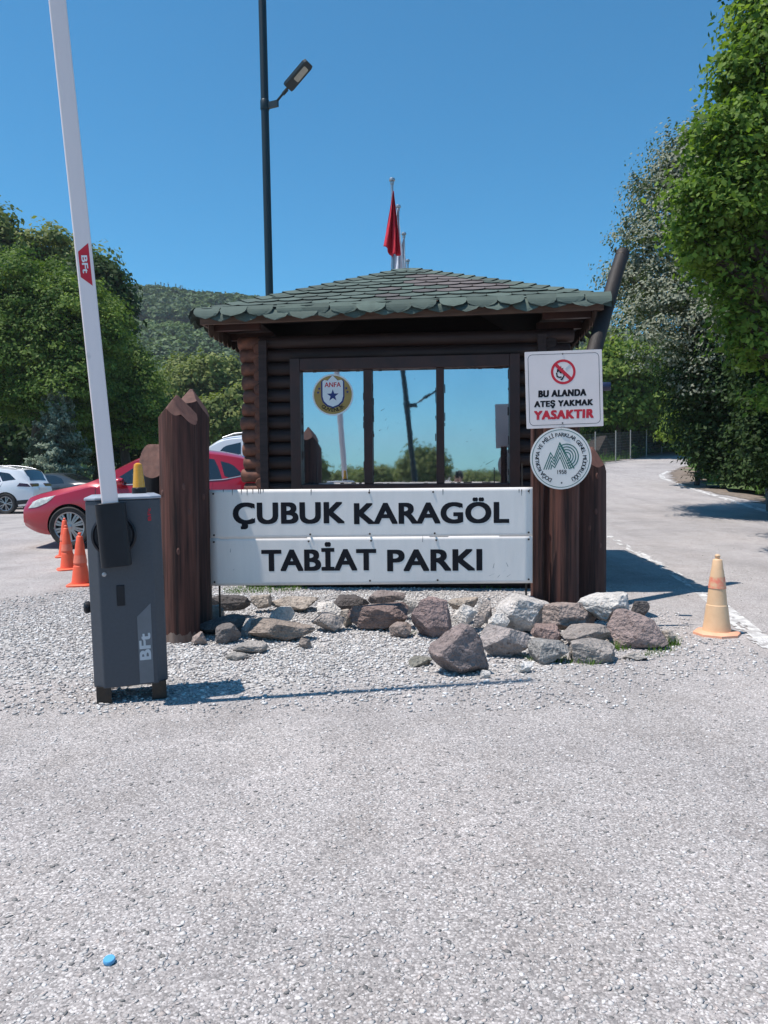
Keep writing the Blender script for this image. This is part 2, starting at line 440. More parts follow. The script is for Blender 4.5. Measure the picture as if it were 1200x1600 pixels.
def ridge(x): return 80 - .11 * x if x < 160 else 62 + (x - 160) * .02
def hillz(x, y):
    t = sstep(85, 430, y)
    n = noise.noise(Vector((x * .012, y * .012, 3))) * 7 + noise.noise(Vector((x * .04, y * .04, 7))) * 2.5
    side = 1.0 if x > -260 else max(0.25, 1 - (-260 - x) / 900)
    return -3 + (ridge(max(x, -300)) * side + 2) * (t ** .9) + n * min(1, t * 3)
hs = grid_obj('hill', np.linspace(-700, 600, 90), np.concatenate([np.linspace(80, 440, 50), np.linspace(470, 1200, 12)]), lambda x, y: hillz(x, min(y, 440)) + (0 if y < 440 else -(y - 440) * .12), M['hillside'])
tag(hs, 'wooded green hill rising far behind the parking lot', 'hill', kind='structure')
def backhill(x, y):
    r = math.hypot(x, y)
    return -4 + sstep(300, 900, r) * (9 + 7 * noise.noise(Vector((x * .003, y * .003, 1))))
bh = grid_obj('distant_hill', np.linspace(-1500, 1500, 60), np.linspace(-1400, -150, 40), backhill, M['hillside'])
tag(bh, 'low far hill mirrored in the booth window', 'hill', kind='structure')

def inpoly(x, y, poly):
    c = False; n = len(poly)
    for i in range(n):
        x1, y1 = poly[i]; x2, y2 = poly[(i+1) % n]
        if (y1 > y) != (y2 > y) and x < (x2-x1)*(y-y1)/(y2-y1)+x1: c = not c
    return c
def drape(name, poly, step, dz, m, hf=None):
    xs = [p[0] for p in poly]; ys = [p[1] for p in poly]
    mb = MB(); idx = {}
    def vid(i, j):
        if (i, j) not in idx:
            x = min(xs) + i*step + random.uniform(-.3, .3)*step; y = min(ys) + j*step + random.uniform(-.3, .3)*step
            idx[(i, j)] = len(mb.v); mb.v.append((x, y, gz(x, y) + dz + (hf(x, y) if hf else 0)))
        return idx[(i, j)]
    for i in range(int((max(xs)-min(xs))/step)+1):
        for j in range(int((max(ys)-min(ys))/step)+1):
            if inpoly(min(xs)+(i+.5)*step, min(ys)+(j+.5)*step, poly):
                mb.f.append((vid(i, j), vid(i+1, j), vid(i+1, j+1), vid(i, j+1))); mb.m.append(0); mb.c.append(None)
    return mb.build(name, m, smooth=60)
#@@SETTING
# ------------------------------------------------------------------ painted lines, verges
def line_strip(name, pts, wd, dz=.005, m=None, fade=0.0, seed=1):
    """a worn stripe: small quads along a polyline, some of them missing"""
    rnd = random.Random(seed); mb = MB()
    pts = [Vector((p.x, p.y, 0)) for p in pts]
    segs = []
    for a, b in zip(pts[:-1], pts[1:]):
        n = max(1, int((b-a).length / .035))
        for k in range(n): segs.append((a.lerp(b, k/n), a.lerp(b, (k+1)/n)))
    nw = 8
    for a, b in segs:
        d = (b-a).normalized(); s = Vector((-d.y, d.x, 0))
        for k in range(nw):
            q = .42 + noise.noise(Vector((a.x*2.2, a.y*2.2, k*.25+seed)))*.75 + noise.noise(Vector((a.x*9, a.y*9, k*.9+seed)))*.35 + rnd.random()*.12
            edge = .12 if k in (0, nw-1) else 0
            if q < fade + edge: continue
            o0 = (k/nw-.5)*wd; o1 = ((k+1)/nw-.5)*wd
            vs = []
            for p, o in ((a, o0), (b, o0), (b, o1), (a, o1)):
                r = p + s*(o + rnd.uniform(-.003, .003)); vs.append((r.x, r.y, gz(r.x, r.y)+dz))
            mb.add(vs, [(0, 1, 2, 3)])
    o = mb.build(name, m or M['road_paint']); return o
def V2(x, y): return Vector((x, y, 0))
wl = line_strip('road_line', [G(1290, 1062), G(1200, 1010), G(1100, 927)], .17, fade=.14, seed=3)
tag(wl, 'faded white edge line crossing the asphalt beside the pale cone', 'road marking', kind='structure')
wl3 = line_strip('road_line', [G(1098, 925), G(1035, 885), G(985, 858), G(950, 838)], .15, fade=.46, seed=5)  # faded stripe, thinned more here to imitate lying in the booth's shadow
tag(wl3, 'faded end of the white edge line, thinned further to imitate the booth shade', 'road marking', kind='structure')
wl2 = line_strip('road_line', [G(1215, 804), G(1145, 783), G(1095, 768), G(1062, 757), G(1036, 748), G(1033, 742), G(1045, 737)], .22, fade=.26, seed=9)
tag(wl2, 'white curved edge line at the foot of the right verge', 'road marking', kind='structure')

vg = [G(1260, 806), G(1180, 777), G(1120, 763), G(1085, 748), G(1078, 735), G(1092, 724), G(1097, 715)]
vpoly = [(p.x, p.y) for p in vg] + [(vg[-1].x + 3, vg[-1].y + 12), (90, 90), (90, 15), (vg[0].x + 3, vg[0].y - 3)]
turf = drape('verge', vpoly, .8, .05, M['turf'], lambda x, y: .25 * sstep(0, 6, x - 9.5)); tag(turf, 'grassy bank along the right edge of the road', 'verge', kind='structure')
dp = [G(1200, 790), G(1150, 776), G(1085, 764), G(1052, 752), G(1048, 740), G(1062, 730), G(1100, 727), G(1140, 742), G(1210, 768)]
dirt = drape('dirt_strip', [(p.x, p.y) for p in dp], .35, .012, M['dirt']); tag(dirt, 'bare brown soil strip under the trees beside the bend', 'soil', kind='structure')
lv = [G(905, 731), G(945, 723), G(985, 716), G(1020, 709), G(1060, 706.5), G(1088, 705.5)]
lpoly = [(p.x, p.y) for p in lv] + [(lv[-1].x + 4, lv[-1].y + 20), (0, 110), (-3, 30), (lv[0].x - 3, lv[0].y - 1)]
turf2 = drape('verge', lpoly, .9, .05, M['turf']); tag(turf2, 'green verge between the road bend and the wire fence', 'verge', kind='structure')
turf3 = drape('grass_field', [(-60, 33), (-8, 33), (-2, 36), (-2, 110), (-60, 110)], 2.2, .05, M['turf']); tag(turf3, 'grass under the trees behind the parking lot', 'grass', kind='structure')

def blades(name, spots, mt, h, wd, seed=1):
    """grass: spots = (x, y, z, n, spread)"""
    rs = np.random.RandomState(seed); Vs = []; cs = []
    for (x, y, z, n, sp, hm) in spots:
        a = rs.rand(n) * 6.283; r = np.sqrt(rs.rand(n)) * sp
        bx, by = x + np.cos(a) * r, y + np.sin(a) * r
        hh = h * hm * (.45 + .8 * rs.rand(n)); t = rs.rand(n) * 6.283; lean = hh * (.15 + .6 * rs.rand(n)); la = rs.rand(n) * 6.283
        dx, dy = np.cos(t) * wd, np.sin(t) * wd
        z0 = np.full(n, z) - .01
        p0 = np.stack([bx - dx, by - dy, z0], 1); p1 = np.stack([bx + dx, by + dy, z0], 1)
        mx, my = bx + np.cos(la) * lean * .35, by + np.sin(la) * lean * .35
        p2 = np.stack([mx + dx * .7, my + dy * .7, z0 + hh * .6], 1); p3 = np.stack([mx - dx * .7, my - dy * .7, z0 + hh * .6], 1)
        tx, ty = bx + np.cos(la) * lean, by + np.sin(la) * lean
        p4 = np.stack([tx + dx * .1, ty + dy * .1, z0 + hh], 1); p5 = np.stack([tx - dx * .1, ty - dy * .1, z0 + hh], 1)
        Vs.append(np.stack([p0, p1, p2, p3, p4, p5], 1).reshape(-1, 3)); cs.append(np.repeat(rs.rand(n), 6))
    V = np.concatenate(Vs); c = np.concatenate(cs); k = np.arange(0, len(V), 6)[:, None]
    Fq = np.concatenate([k + np.array([[0, 1, 2, 3]]), k + np.array([[3, 2, 4, 5]])])
    o = np_mesh(name, V, Fq, mt, np.stack([c, c, c], 1)); return o

def spot_px(px, py, n, sp, hm=1.):
    p = G(px, py); return (p.x, p.y, p.z, n, sp, hm)
sp = []
for px, py, n, s_, hm in ((965, 1014, 120, .09, 1.), (975, 1008, 90, .07, 1.2), (1045, 1008, 110, .08, 1.3), (1030, 1016, 60, .1, .9), (835, 1030, 60, .07, .9), (880, 1034, 60, .09, .8), (918, 1036, 80, .09, .8),
                          (385, 922, 260, .28, .8), (425, 921, 320, .30, .9), (455, 921, 160, .2, .7), (370, 926, 60, .12, .7), (705, 918, 80, .25, .6), (770, 917, 160, .3, .8), (815, 916, 200, .2, 1.), (835, 917, 140, .15, 1.1), (640, 990, 30, .06, .5), (1018, 1024, 40, .08, .6), (560, 919, 40, .2, .5)):
    sp.append(spot_px(px, py, n, s_, hm))
gr = blades('grass', sp, M['grassblade'], .065, .003, 3); tag(gr, 'small green weeds growing between the stones and under the board', 'grass', kind='stuff')
rs_ = random.Random(8); sp2 = []
for i in range(1500):
    x, y = rs_.uniform(8, 26), rs_.uniform(18, 62)
    if inpoly(x, y, vpoly): sp2.append((x, y, gz(x, y) + .05 + .25*sstep(0, 6, x-9.5), 26, .5, 1.0))
for i in range(2600):
    x, y = rs_.uniform(3, 26), rs_.uniform(24, 80)
    if inpoly(x, y, lpoly): sp2.append((x, y, gz(x, y) + .05, 16, .6, .6 if rs_.random() < .8 else 1.1))
gr2 = blades('grass', sp2, M['grassblade'], .42, .018, 5); tag(gr2, 'long green grass on the banks along the park road', 'grass', kind='stuff')

# ------------------------------------------------------------------ loose gravel and chips
def chips(name, n, region, smin, smax, seed, cols, flat=.6, sink=.25, power=2.2):
    rs = np.random.RandomState(seed); xs, ys = region(rs, n)
    n = len(xs)
    z = np.array([gz(a, b) for a, b in zip(xs, ys)])
    base = np.array([(1,0,0),(0,1,0),(-1,0,0),(0,-1,0),(0,0,1),(0,0,-1),(.62,.62,.55),(-.62,.6,.5)], dtype=float)
    FT = np.array([(0,6,4),(6,1,4),(1,7,4),(7,2,4),(2,3,4),(3,0,4),(0,1,6),(1,2,7),(1,0,5),(2,1,5),(3,2,5),(0,3,5)])
    V = np.repeat(base[None], n, 0) * (1 + .45 * (rs.rand(n, 8, 1) - .5))
    size = smin + (smax - smin) * rs.rand(n) ** power
    S = np.stack([size * (.75 + .6*rs.rand(n)), size * (.6 + .4*rs.rand(n)), size * (flat * (.6 + .6*rs.rand(n)))], 1)
    V *= S[:, None, :] * .5
    tl = (rs.rand(n) - .5) * .9; ct, st = np.cos(tl), np.sin(tl)
    y_, z_ = V[..., 1].copy(), V[..., 2].copy()
    V[..., 1] = y_ * ct[:, None] - z_ * st[:, None]; V[..., 2] = y_ * st[:, None] + z_ * ct[:, None]
    a = rs.rand(n) * 6.283; ca, sa = np.cos(a), np.sin(a)
    x_, y_ = V[..., 0].copy(), V[..., 1].copy()
    V[..., 0] = x_ * ca[:, None] - y_ * sa[:, None]; V[..., 1] = x_ * sa[:, None] + y_ * ca[:, None]
    V += np.stack([xs, ys, z + S[:, 2] * (.5 - sink)], 1)[:, None, :]
    cols = np.array(cols); c = cols[rs.randint(0, len(cols), n)] * (.85 + .3 * rs.rand(n, 1))
    Fq = (np.arange(n)[:, None, None] * 8 + FT[None]).reshape(-1, 3)
    return np_mesh(name, V.reshape(-1, 3), Fq, M['chip'], np.repeat(c, 8, 0))
def gravel_region(rs, n):
    x = rs.uniform(-4.4, 2.6, n * 3); y = rs.uniform(4.0, 9.0, n * 3)
    d = ((x + .85) / 3.1) ** 2 + ((y - 6.5) / 2.3) ** 2
    nn = np.array([noise.noise(Vector((a * .9, b * .9, 2))) for a, b in zip(x, y)])
    keep = d + nn * .45 + (rs.rand(n * 3) - .5) * 1.3 < .92
    return x[keep][:n], y[keep][:n]
def road_region(rs, n):
    d = 1.62 * (6.2 / 1.62) ** (rs.rand(n) ** .85)
    return (rs.rand(n) - .5) * d * 1.12, d
def wide_region(rs, n):
    y = 4 + 9 * rs.rand(n) ** 1.5; return (rs.rand(n) - .5) * y * 1.1, y
GC = [(.56, .545, .53), (.45, .43, .42), (.34, .325, .32), (.66, .65, .64), (.50, .455, .43), (.27, .26, .26)]
ch = chips('loose_gravel', 56000, gravel_region, .009, .034, 2, GC, .62, .3, 2.2); tag(ch, 'loose pale gravel heaped round the sign and the posts', 'gravel', kind='stuff')
RC = [(.42, .395, .38), (.37, .35, .335), (.33, .31, .30), (.50, .475, .46), (.43, .375, .35), (.58, .55, .53), (.16, .155, .15), (.45, .425, .41), (.40, .38, .365), (.42, .40, .385)]
ch2 = chips('loose_gravel', 42000, road_region, .004, .024, 5, RC, .36, .56, 3.6); tag(ch2, 'fine stone chips bound in and lying on the near asphalt', 'gravel', kind='stuff')
ch3 = chips('loose_gravel', 2500, wide_region, .007, .022, 6, RC, .55, .2, 3.); tag(ch3, 'scattered single pebbles lying over the asphalt', 'gravel', kind='stuff')

# ------------------------------------------------------------------ lettering
CAPH = .69
def text_geo(s, cap, width=None, off=.0, shear=0., space=1., thin=.0):
    c = bpy.data.curves.new('lettering', 'FONT'); c.body = s; c.size = 1; c.offset = off; c.resolution_u = 5
    c.shear = shear; c.space_character = space
    o = bpy.data.objects.new('lettering', c); COL.objects.link(o)
    me = bpy.data.meshes.new_from_object(o.evaluated_get(bpy.context.evaluated_depsgraph_get()))
    vs = [Vector(v.co) for v in me.vertices]; fs = [tuple(p.vertices) for p in me.polygons]
    bpy.data.objects.remove(o); bpy.data.curves.remove(c); bpy.data.meshes.remove(me)
    k = cap / CAPH
    x0, x1 = min(v.x for v in vs), max(v.x for v in vs)
    kx = width / (x1 - x0) if width else k
    vs = [Vector(((v.x - (x0+x1)/2) * kx, v.y * k, 0)) for v in vs]
    return vs, fs
CAPH = max(v.y for v in text_geo('H', .69)[0])
def put_text(mb, M4, s, cap, width=None, bold=0., shear=0., space=1., mi=0):
    """bold thickens the strokes by that share of the cap height: the outline is laid down several times, a hair apart"""
    vs, fs = text_geo(s, cap, width and width - 2*bold*cap, 0., shear, space)
    ks = [(-.85, -1), (.85, -1), (.85, 1), (-.85, 1), (-1, -.6), (1, -.6), (1, .6), (-1, .6), (0, 0)] if bold else [(0, 0)]
    for k, (ax, ay) in enumerate(ks):
        T = M4 @ Matrix.Translation((ax*bold*cap, ay*.62*bold*cap, .00006*k))
        mb.add([T @ v for v in vs], fs, mi)
def ring_pts(r, n, a0=0, a1=360): return [(r*math.cos(R(a0+(a1-a0)*i/n)), r*math.sin(R(a0+(a1-a0)*i/n))) for i in range(n+1)]
def ring(mb, M4, r0, r1, n=48, a0=0, a1=360, mi=0):
    A, B = ring_pts(r0, n, a0, a1), ring_pts(r1, n, a0, a1)
    for i in range(n): mb.face([A[i], B[i], B[i+1], A[i+1]], M4, mi)
def stroke(mb, M4, pts, wd, mi=0):
    """a flat stripe along a polyline with mitred joints"""
    n = len(pts); L_, R_ = [], []
    for i in range(n):
        p = Vector(pts[i]); a = Vector(pts[max(i-1, 0)]); b = Vector(pts[min(i+1, n-1)])
        d0 = (p-a).normalized() if i else (b-p).normalized(); d1 = (b-p).normalized() if i < n-1 else d0
        t = d0 + d1
        t = t.normalized() if t.length > 1e-6 else d0
        nn = Vector((-t.y, t.x)); k = max(.35, nn.dot(Vector((-d0.y, d0.x))))
        L_.append(p + nn*wd/2/k); R_.append(p - nn*wd/2/k)
    for i in range(n-1): mb.face([R_[i], R_[i+1], L_[i+1], L_[i]], M4, mi)
def frame_at(p, xdir=(1, 0, 0), up=(0, 0, 1)):
    x = Vector(xdir).normalized(); u = Vector(up); y = (u - x*u.dot(x)).normalized(); z = x.cross(y)
    m_ = Matrix((x, y, z)).transposed().to_4x4(); m_.translation = p; return m_
def off(M4, d): return M4 @ Matrix.Translation((0, 0, d))
def circle_text(mb, M4, s, r, cap, a_mid, span, offs=.01, inside=False, mi=0):
    """letters round a circle, reading clockwise along the top (or counter-clockwise along the bottom)"""
    ws = {'I': .45, 'İ': .45, ' ': .55, 'M': 1.25, 'W': 1.3, 'L': .85, 'E': .88, 'F': .85, 'V': 1.05, '.': .5}
    tot = sum(ws.get(c, 1.) for c in s); acc = 0
    for c in s:
        wd = ws.get(c, 1.); mid = (acc + wd/2) / tot - .5; acc += wd
        if c == ' ': continue
        a = a_mid - mid*span if not inside else a_mid + mid*span
        rr = r
        T = Matrix.Translation((rr*math.cos(R(a)), rr*math.sin(R(a)), 0)) @ Matrix.Rotation(R(a-90 if not inside else a+90), 4, 'Z') @ Matrix.Translation((0, -cap/2, 0))
        put_text(mb, M4 @ T, c, cap, None, offs)
# ------------------------------------------------------------------ guard booth
BA = R(-5.3)                                   # turned so that its right side stands nearer
BC = Vector((.37, 10.06, 0))
booth = thing('guard_booth', 'dark log guard booth with green shingle hip roof and mirrored windows', 'booth', BC, BA)
BM = Matrix.Translation(BC) @ Matrix.Rotation(BA, 4, 'Z'); BI = BM.inverted()
def bpx(px, py, v0):
    """the photo's pixel on the booth's local plane v = v0"""
    o = BI @ Vector((0, 0, CAMZ)); d = BI.to_3x3() @ ray(px, py); s = (v0 - o.y) / d.y
    return o + d * s
HW, VW = 1.60, 1.62        # half size of the log walls
PL = .147                  # log pitch
w0 = bpx(474, 757, -VW); w1 = bpx(795, 574, -VW)
WX0, WX1, WZ0, WZ1 = w0.x, w1.x, w0.z, w1.z
def log_run(mb, a, b, z, n=6, r=.078):
    """one half round log along a local line, the round face outwards (to the right of a->b)"""
    a, b = Vector(a), Vector(b); d = (b-a).normalized(); o = Vector((d.y, -d.x, 0))
    ring_ = [(-.07, -PL/2), (0, -PL/2)] + [(math.cos(t)*r*.75, math.sin(t)*PL/2*.97) for t in np.linspace(-1.35, 1.35, n)] + [(0, PL/2), (-.07, PL/2)]
    k = len(ring_); L_ = (b-a).length; ns = max(2, int(L_/.35)); vs = []
    for i in range(ns+1):
        p = a.lerp(b, i/ns); j = noise.noise(Vector((p.x*1.7, p.y*1.7, z*5)))*.006
        vs += [p + o*(q[0]+j) + Vector((0, 0, z+q[1])) for q in ring_]
    fs = [(i*k+m_, i*k+m_+1, (i+1)*k+m_+1, (i+1)*k+m_) for i in range(ns) for m_ in range(k-1)]
    fs += [tuple(reversed(range(k))), tuple(range(ns*k, ns*k+k))]
    mb.add(vs, fs)
nl = 19
cas = .17
for side in range(4):
    mb = MB()
    for i in range(nl):
        z = .075 + i*PL
        if side == 0:
            if z > WZ0-cas*.6 and z < WZ1+.12:
                log_run(mb, (-HW, -VW, 0), (WX0-.1, -VW, 0), z); log_run(mb, (WX1+.1, -VW, 0), (HW, -VW, 0), z)
            else: log_run(mb, (-HW, -VW, 0), (HW, -VW, 0), z)
        else:
            c = [(-HW, -VW, 0), (HW, -VW, 0), (HW, VW, 0), (-HW, VW, 0)]
            log_run(mb, c[side], c[(side+1) % 4], z)
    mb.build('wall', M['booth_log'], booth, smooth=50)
# crossing log ends at the four corners
for cx, cy in ((-1, -1), (1, -1), (1, 1), (-1, 1)):
    mb = MB()
    for i in range(nl):
        z = .075 + i*PL + random.uniform(-.006, .006)
        e = .20 + random.uniform(-.025, .03)
        x0, x1 = cx*(HW-.02), cx*(HW+e)
        mb.tube([(x0, cy*VW-.015*cy, z), (x1-.012*cx, cy*VW-.015*cy, z), (x1, cy*VW-.015*cy, z)], [.076, .076, .062], 14)
        z2 = z + PL/2
        if i < nl-1:
            y0, y1 = cy*(VW-.02), cy*(VW+(.06 if cy < 0 else .17)+random.uniform(-.01, .01))
            mb.tube([(cx*HW-.015*cx, y0, z2), (cx*HW-.015*cx, y1-.012*cy, z2), (cx*HW-.015*cx, y1, z2)], [.066, .066, .054], 12)
    mb.build('log_corner', M['booth_logend'] if cx < 0 else M['booth_log'], booth, smooth=50)
# window: casing, mullions, three mirrored panes
win = MB()
fy = -VW-.075
def bar(mb, x0, x1, z0, z1, y0=fy, d=.13): mb.box(((x0+x1)/2, y0+d/2-.03, (z0+z1)/2), (x1-x0, d, z1-z0))
cw = .11
bar(win, WX0-cw, WX0, WZ0-.12, WZ1+.13, fy-.02, .17); bar(win, WX1, WX1+cw, WZ0-.12, WZ1+.13, fy-.02, .17)
bar(win, WX0+.001, WX1-.001, WZ1, WZ1+.128, fy-.015, .16); bar(win, WX0+.001, WX1-.001, WZ0-.11, WZ0, fy-.015, .16)
mx = [(bpx(570, 660, -VW).x, bpx(583, 660, -VW).x), (bpx(682, 660, -VW).x, bpx(694, 660, -VW).x)]
for a, b in mx: bar(win, a, b, WZ0+.001, WZ1-.001, fy, .12)
window = win.build('window', M['casing'], booth, bevel=.006)
edges = [(WX0, mx[0][0]), (mx[0][1], mx[1][0]), (mx[1][1], WX1)]
for i, (a, b) in enumerate(edges):
    mb = MB(); mb.box(((a+b)/2, -VW-.02, (WZ0+WZ1)/2), (b-a-.004, .008, WZ1-WZ0-.004))
    mb.build('pane', M['mirror'], window)
    sk = MB()  # ragged sealant along the edges of the film
    for k in range(26):
        t = random.random(); s_ = random.choice('LRTB')
        l, wd = random.uniform(.02, .10), random.uniform(.004, .012)
        if s_ in 'LR': sk.box((a+.004+wd/2 if s_ == 'L' else b-.004-wd/2, -VW-.0265, WZ0+t*(WZ1-WZ0-.1)+.05), (wd, .004, l))
        else: sk.box((a+.05+t*(b-a-.1), -VW-.0265, WZ1-.004-wd/2 if s_ == 'T' else WZ0+.004+wd/2), (l, .004, wd))
    sk.build('sealant', M['casing'], window)
for (px, py, l, an) in ((598, 640, .05, .5), (606, 668, .05, 1.2), (603, 655, .03, 1.0), (628, 590, .012, 0), (594, 672, .03, .4), (488, 660, .05, 1.57), (736, 672, .02, .3), (752, 728, .03, .9), (757, 722, .02, .4), (748, 735, .02, .1), (730, 690, .015, 0), (766, 722, .10, .5), (648, 592, .012, 0)):
    q = bpx(px, py, -VW-.03); mb = MB(); dx, dz = math.cos(an)*l/2, math.sin(an)*l/2
    mb.add([(q.x-dx, -VW-.0262, q.z-dz-.003), (q.x+dx, -VW-.0262, q.z+dz-.001), (q.x+dx, -VW-.0262, q.z+dz+.001), (q.x-dx, -VW-.0262, q.z-dz+.003)], [(0, 1, 2, 3)]); mb.build('speck', M['steel_dark'], window)
# vertical boards beside the window under the eave
mb = MB()
for px in (412, 846):
    p = bpx(px, 600, -VW-.1); mb.box((p.x, -VW-.115, 1.45), (.09, .05, 2.55))
mb.build('corner_board', M['booth_log'], booth, bevel=.006)
# round security sticker on the left pane
c = bpx(520, 617, -VW-.03); rr = abs(bpx(552, 617, -VW-.03).x - c.x)
SM = frame_at(Vector((c.x, -VW-.0265, c.z)), (1, 0, 0))
mb = MB(); mb.prism(ring_pts(rr, 48)[:-1], SM, .001); stk = mb.build('window_sticker', M['tin_white'], booth)
stk['label'] = 'round gold and white security sticker with a shield'
mb = MB(); ring(mb, off(SM, .0016), rr*.52, rr*.93, 48); mb.build('gold_ring', M['gold'], stk)
shield = [(-.50, .62), (-.42, .70), (-.25, .66), (0, .92), (.25, .66), (.42, .70), (.50, .62), (.50, -.10), (.44, -.32), (.26, -.50), (0, -.60), (-.26, -.50), (-.44, -.32), (-.50, -.10)]
mb = MB(); mb.face([(x*rr*1.14, y*rr*1.06-.003) for x, y in shield], off(SM, .0022)); mb.build('shield_border', M['navy'], stk)
mb = MB(); mb.face([(x*rr, y*rr+.006) for x, y in shield], off(SM, .0030)); mb.build('shield', M['tin_white'], stk)
mb = MB(); mb.face([(.30*rr*(1 if i % 2 == 0 else .4)*math.sin(i*math.pi/5), -.03*rr+.30*rr*(1 if i % 2 == 0 else .4)*math.cos(i*math.pi/5)) for i in range(10)], off(SM, .0038))
for a in (155, 170, 10, 25):
    T = off(SM, .0038) @ Matrix.Translation((rr*.73*math.cos(R(a)), rr*.73*math.sin(R(a)), 0))
    mb.build('star', M['navy'], stk); mb = MB()
    mb.face([(.085*rr*(1 if i % 2 == 0 else .4)*math.sin(i*math.pi/5), .085*rr*(1 if i % 2 == 0 else .4)*math.cos(i*math.pi/5)) for i in range(10)], T)
mb.build('star', M['navy'], stk)
mb = MB(); put_text(mb, off(SM, .0038) @ Matrix.Translation((0, rr*.38, 0)), 'ANFA', rr*.22, rr*.80, .03); mb.build('lettering', M['sign_red'], stk)
mb = MB(); circle_text(mb, off(SM, .0038), 'GÜVENLİK', rr*.73, rr*.17, -90, 92, .03, True); mb.build('lettering', M['sign_black'], stk)

# roof: 4 slopes of scalloped shingles
E2, ZE, ZP = 2.115, 2.985, 3.90
TS = math.hypot(E2, ZP-ZE)
deck = MB()
c4 = [(-E2, -E2, ZE-.02), (E2, -E2, ZE-.02), (E2, E2, ZE-.02), (-E2, E2, ZE-.02)]
deck.add(c4+[(0, 0, ZP-.02)], [(0, 1, 4), (1, 2, 4), (2, 3, 4), (3, 0, 4)])
d4 = [(x*.985, y*.985, ZE-.05) for x, y, z in c4]; i4 = [(-HW+.05, -VW+.05, ZE-.05+.02), (HW-.05, -VW+.05, ZE-.03), (HW-.05, VW-.05, ZE-.03), (-HW+.05, VW-.05, ZE-.03)]
deck.add(d4+i4, [(0, 4, 5, 1), (1, 5, 6, 2), (2, 6, 7, 3), (3, 7, 4, 0)])
roof = deck.build('roof', M['soffit'], booth); roof.rotation_euler = (0, R(-.55), 0)
def clip(poly, fx):
    out = []
    for i in range(len(poly)):
        a, b = poly[i], poly[(i+1) % len(poly)]; fa, fb = fx(a), fx(b)
        if fa >= 0: out.append(a)
        if (fa >= 0) != (fb >= 0):
            t = fa/(fa-fb); out.append((a[0]+(b[0]-a[0])*t, a[1]+(b[1]-a[1])*t))
    return out
rr_ = random.Random(5)
def tabcol(s, t, side):
    n = noise.noise(Vector((s*.8, t*1.1, side*3.3)))
    g_ = rr_.uniform(.78, 1.22)
    base = (.070*g_, .098*g_, .084*g_)
    if side == 0 and t > .5 and 0.15 < s+.4*n < 1.3 and n > -.15 and rr_.random() < .75: base = (.105*g_, .090*g_, .088*g_)
    elif t > 0 and rr_.random() < .05: base = (.085*g_, .080*g_, .078*g_)
    return base
TW, EX = .265, .198
for side in range(4):
    a = side*math.pi/2
    sx = Vector((math.cos(a), math.sin(a), 0)); inw = Vector((-math.sin(a), math.cos(a), 0))
    up = (inw*E2 + Vector((0, 0, ZP-ZE))).normalized(); nrm = sx.cross(up).normalized()
    o0 = inw*(-E2) + Vector((0, 0, ZE))
    mb = MB()
    rows = int(TS/EX)+1
    for r_ in range(rows):
        t0 = r_*EX
        k0 = -int(E2/TW)-2
        for k in range(k0, -k0+1):
            s0 = k*TW + (TW/2 if r_ % 2 else 0) + .05*side
            arc = [(s0 + TW*.5*math.cos(q)*.985 + TW/2, t0 + .10 - .115*math.sin(q)**.8) for q in np.linspace(math.pi, 0, 9)]
            jt = rr_.uniform(-.012, .012)
            poly = [(x, y+jt) for x, y in arc] + [(s0+TW*.99, t0+EX+.04), (s0+TW*.01, t0+EX+.04)]
            lim = lambda p: E2 + .03 - E2*max(p[1], -.05)/TS
            poly = clip(poly, lambda p: lim(p)-p[0]); poly = clip(poly, lambda p: lim(p)+p[0]) if poly else poly
            poly = clip(poly, lambda p: TS-p[1]) if poly else poly
            if len(poly) < 3: continue
            lift = rr_.uniform(.012, .020); curl = rr_.uniform(0, .012) if r_ == 0 else 0
            vs = []
            for p in poly:
                f = max(0, min(1, (p[1]-t0)/(EX+.03)))
                vs.append(o0 + sx*p[0] + up*p[1] + nrm*(.004+lift*(1-f)+curl*(1-f)**2*2))
            n = len(vs); lo = [v-nrm*.007 for v in vs]
            c = tabcol(s0, t0, side)
            mb.add(vs, [tuple(range(n))], 0, c)
            mb.add(vs+lo, [(i, n+i, n+(i+1) % n, (i+1) % n) for i in range(n)], 0, tuple(x*.6 for x in c))
    # the scallops bent down over the eave
    for r_, (dz0, out0) in enumerate(((0., .035), (-.035, .025))):
        n_t = int(2*E2/.285)
        for k in range(n_t+1):
            s0 = -E2 + k*.285 + (.14 if r_ else 0) + rr_.uniform(-.02, .02)
            wd = .285*rr_.uniform(.9, 1.08)
            ln = rr_.uniform(.085, .12); bend = rr_.uniform(.015, .05) if rr_.random() < .75 else rr_.uniform(.06, .10)
            c = tabcol(s0, -1, side); vs = []; rowsn = 4; nq = 8
            for i in range(rowsn+1):
                f = i/rowsn
                hw = wd/2*math.sqrt(max(0.0, 1-(max(0, f-.25)/.75)**2)) if f > .25 else wd/2
                hw = max(hw, .012)
                for j in range(nq+1):
                    u = (j/nq-.5)*2
                    s_ = max(-E2-.03, min(E2+.03, s0+wd/2+u*hw))
                    vs.append(o0 + sx*s_ - inw*(out0 + bend*f + .012*math.sin(f*2.5)+.010*u*u*f*rr_.uniform(-1, 1)) + Vector((0, 0, .026+dz0-ln*f**1.1)) + (inw*.035+Vector((0, 0, .028)))*(1 if i == 0 else 0))
            fs = [(i*(nq+1)+j, (i+1)*(nq+1)+j, (i+1)*(nq+1)+j+1, i*(nq+1)+j+1) for i in range(rowsn) for j in range(nq)]
            mb.add(vs, fs, 0, c)
    so_ = mb.build('shingle_slope', M['shingle'], roof)
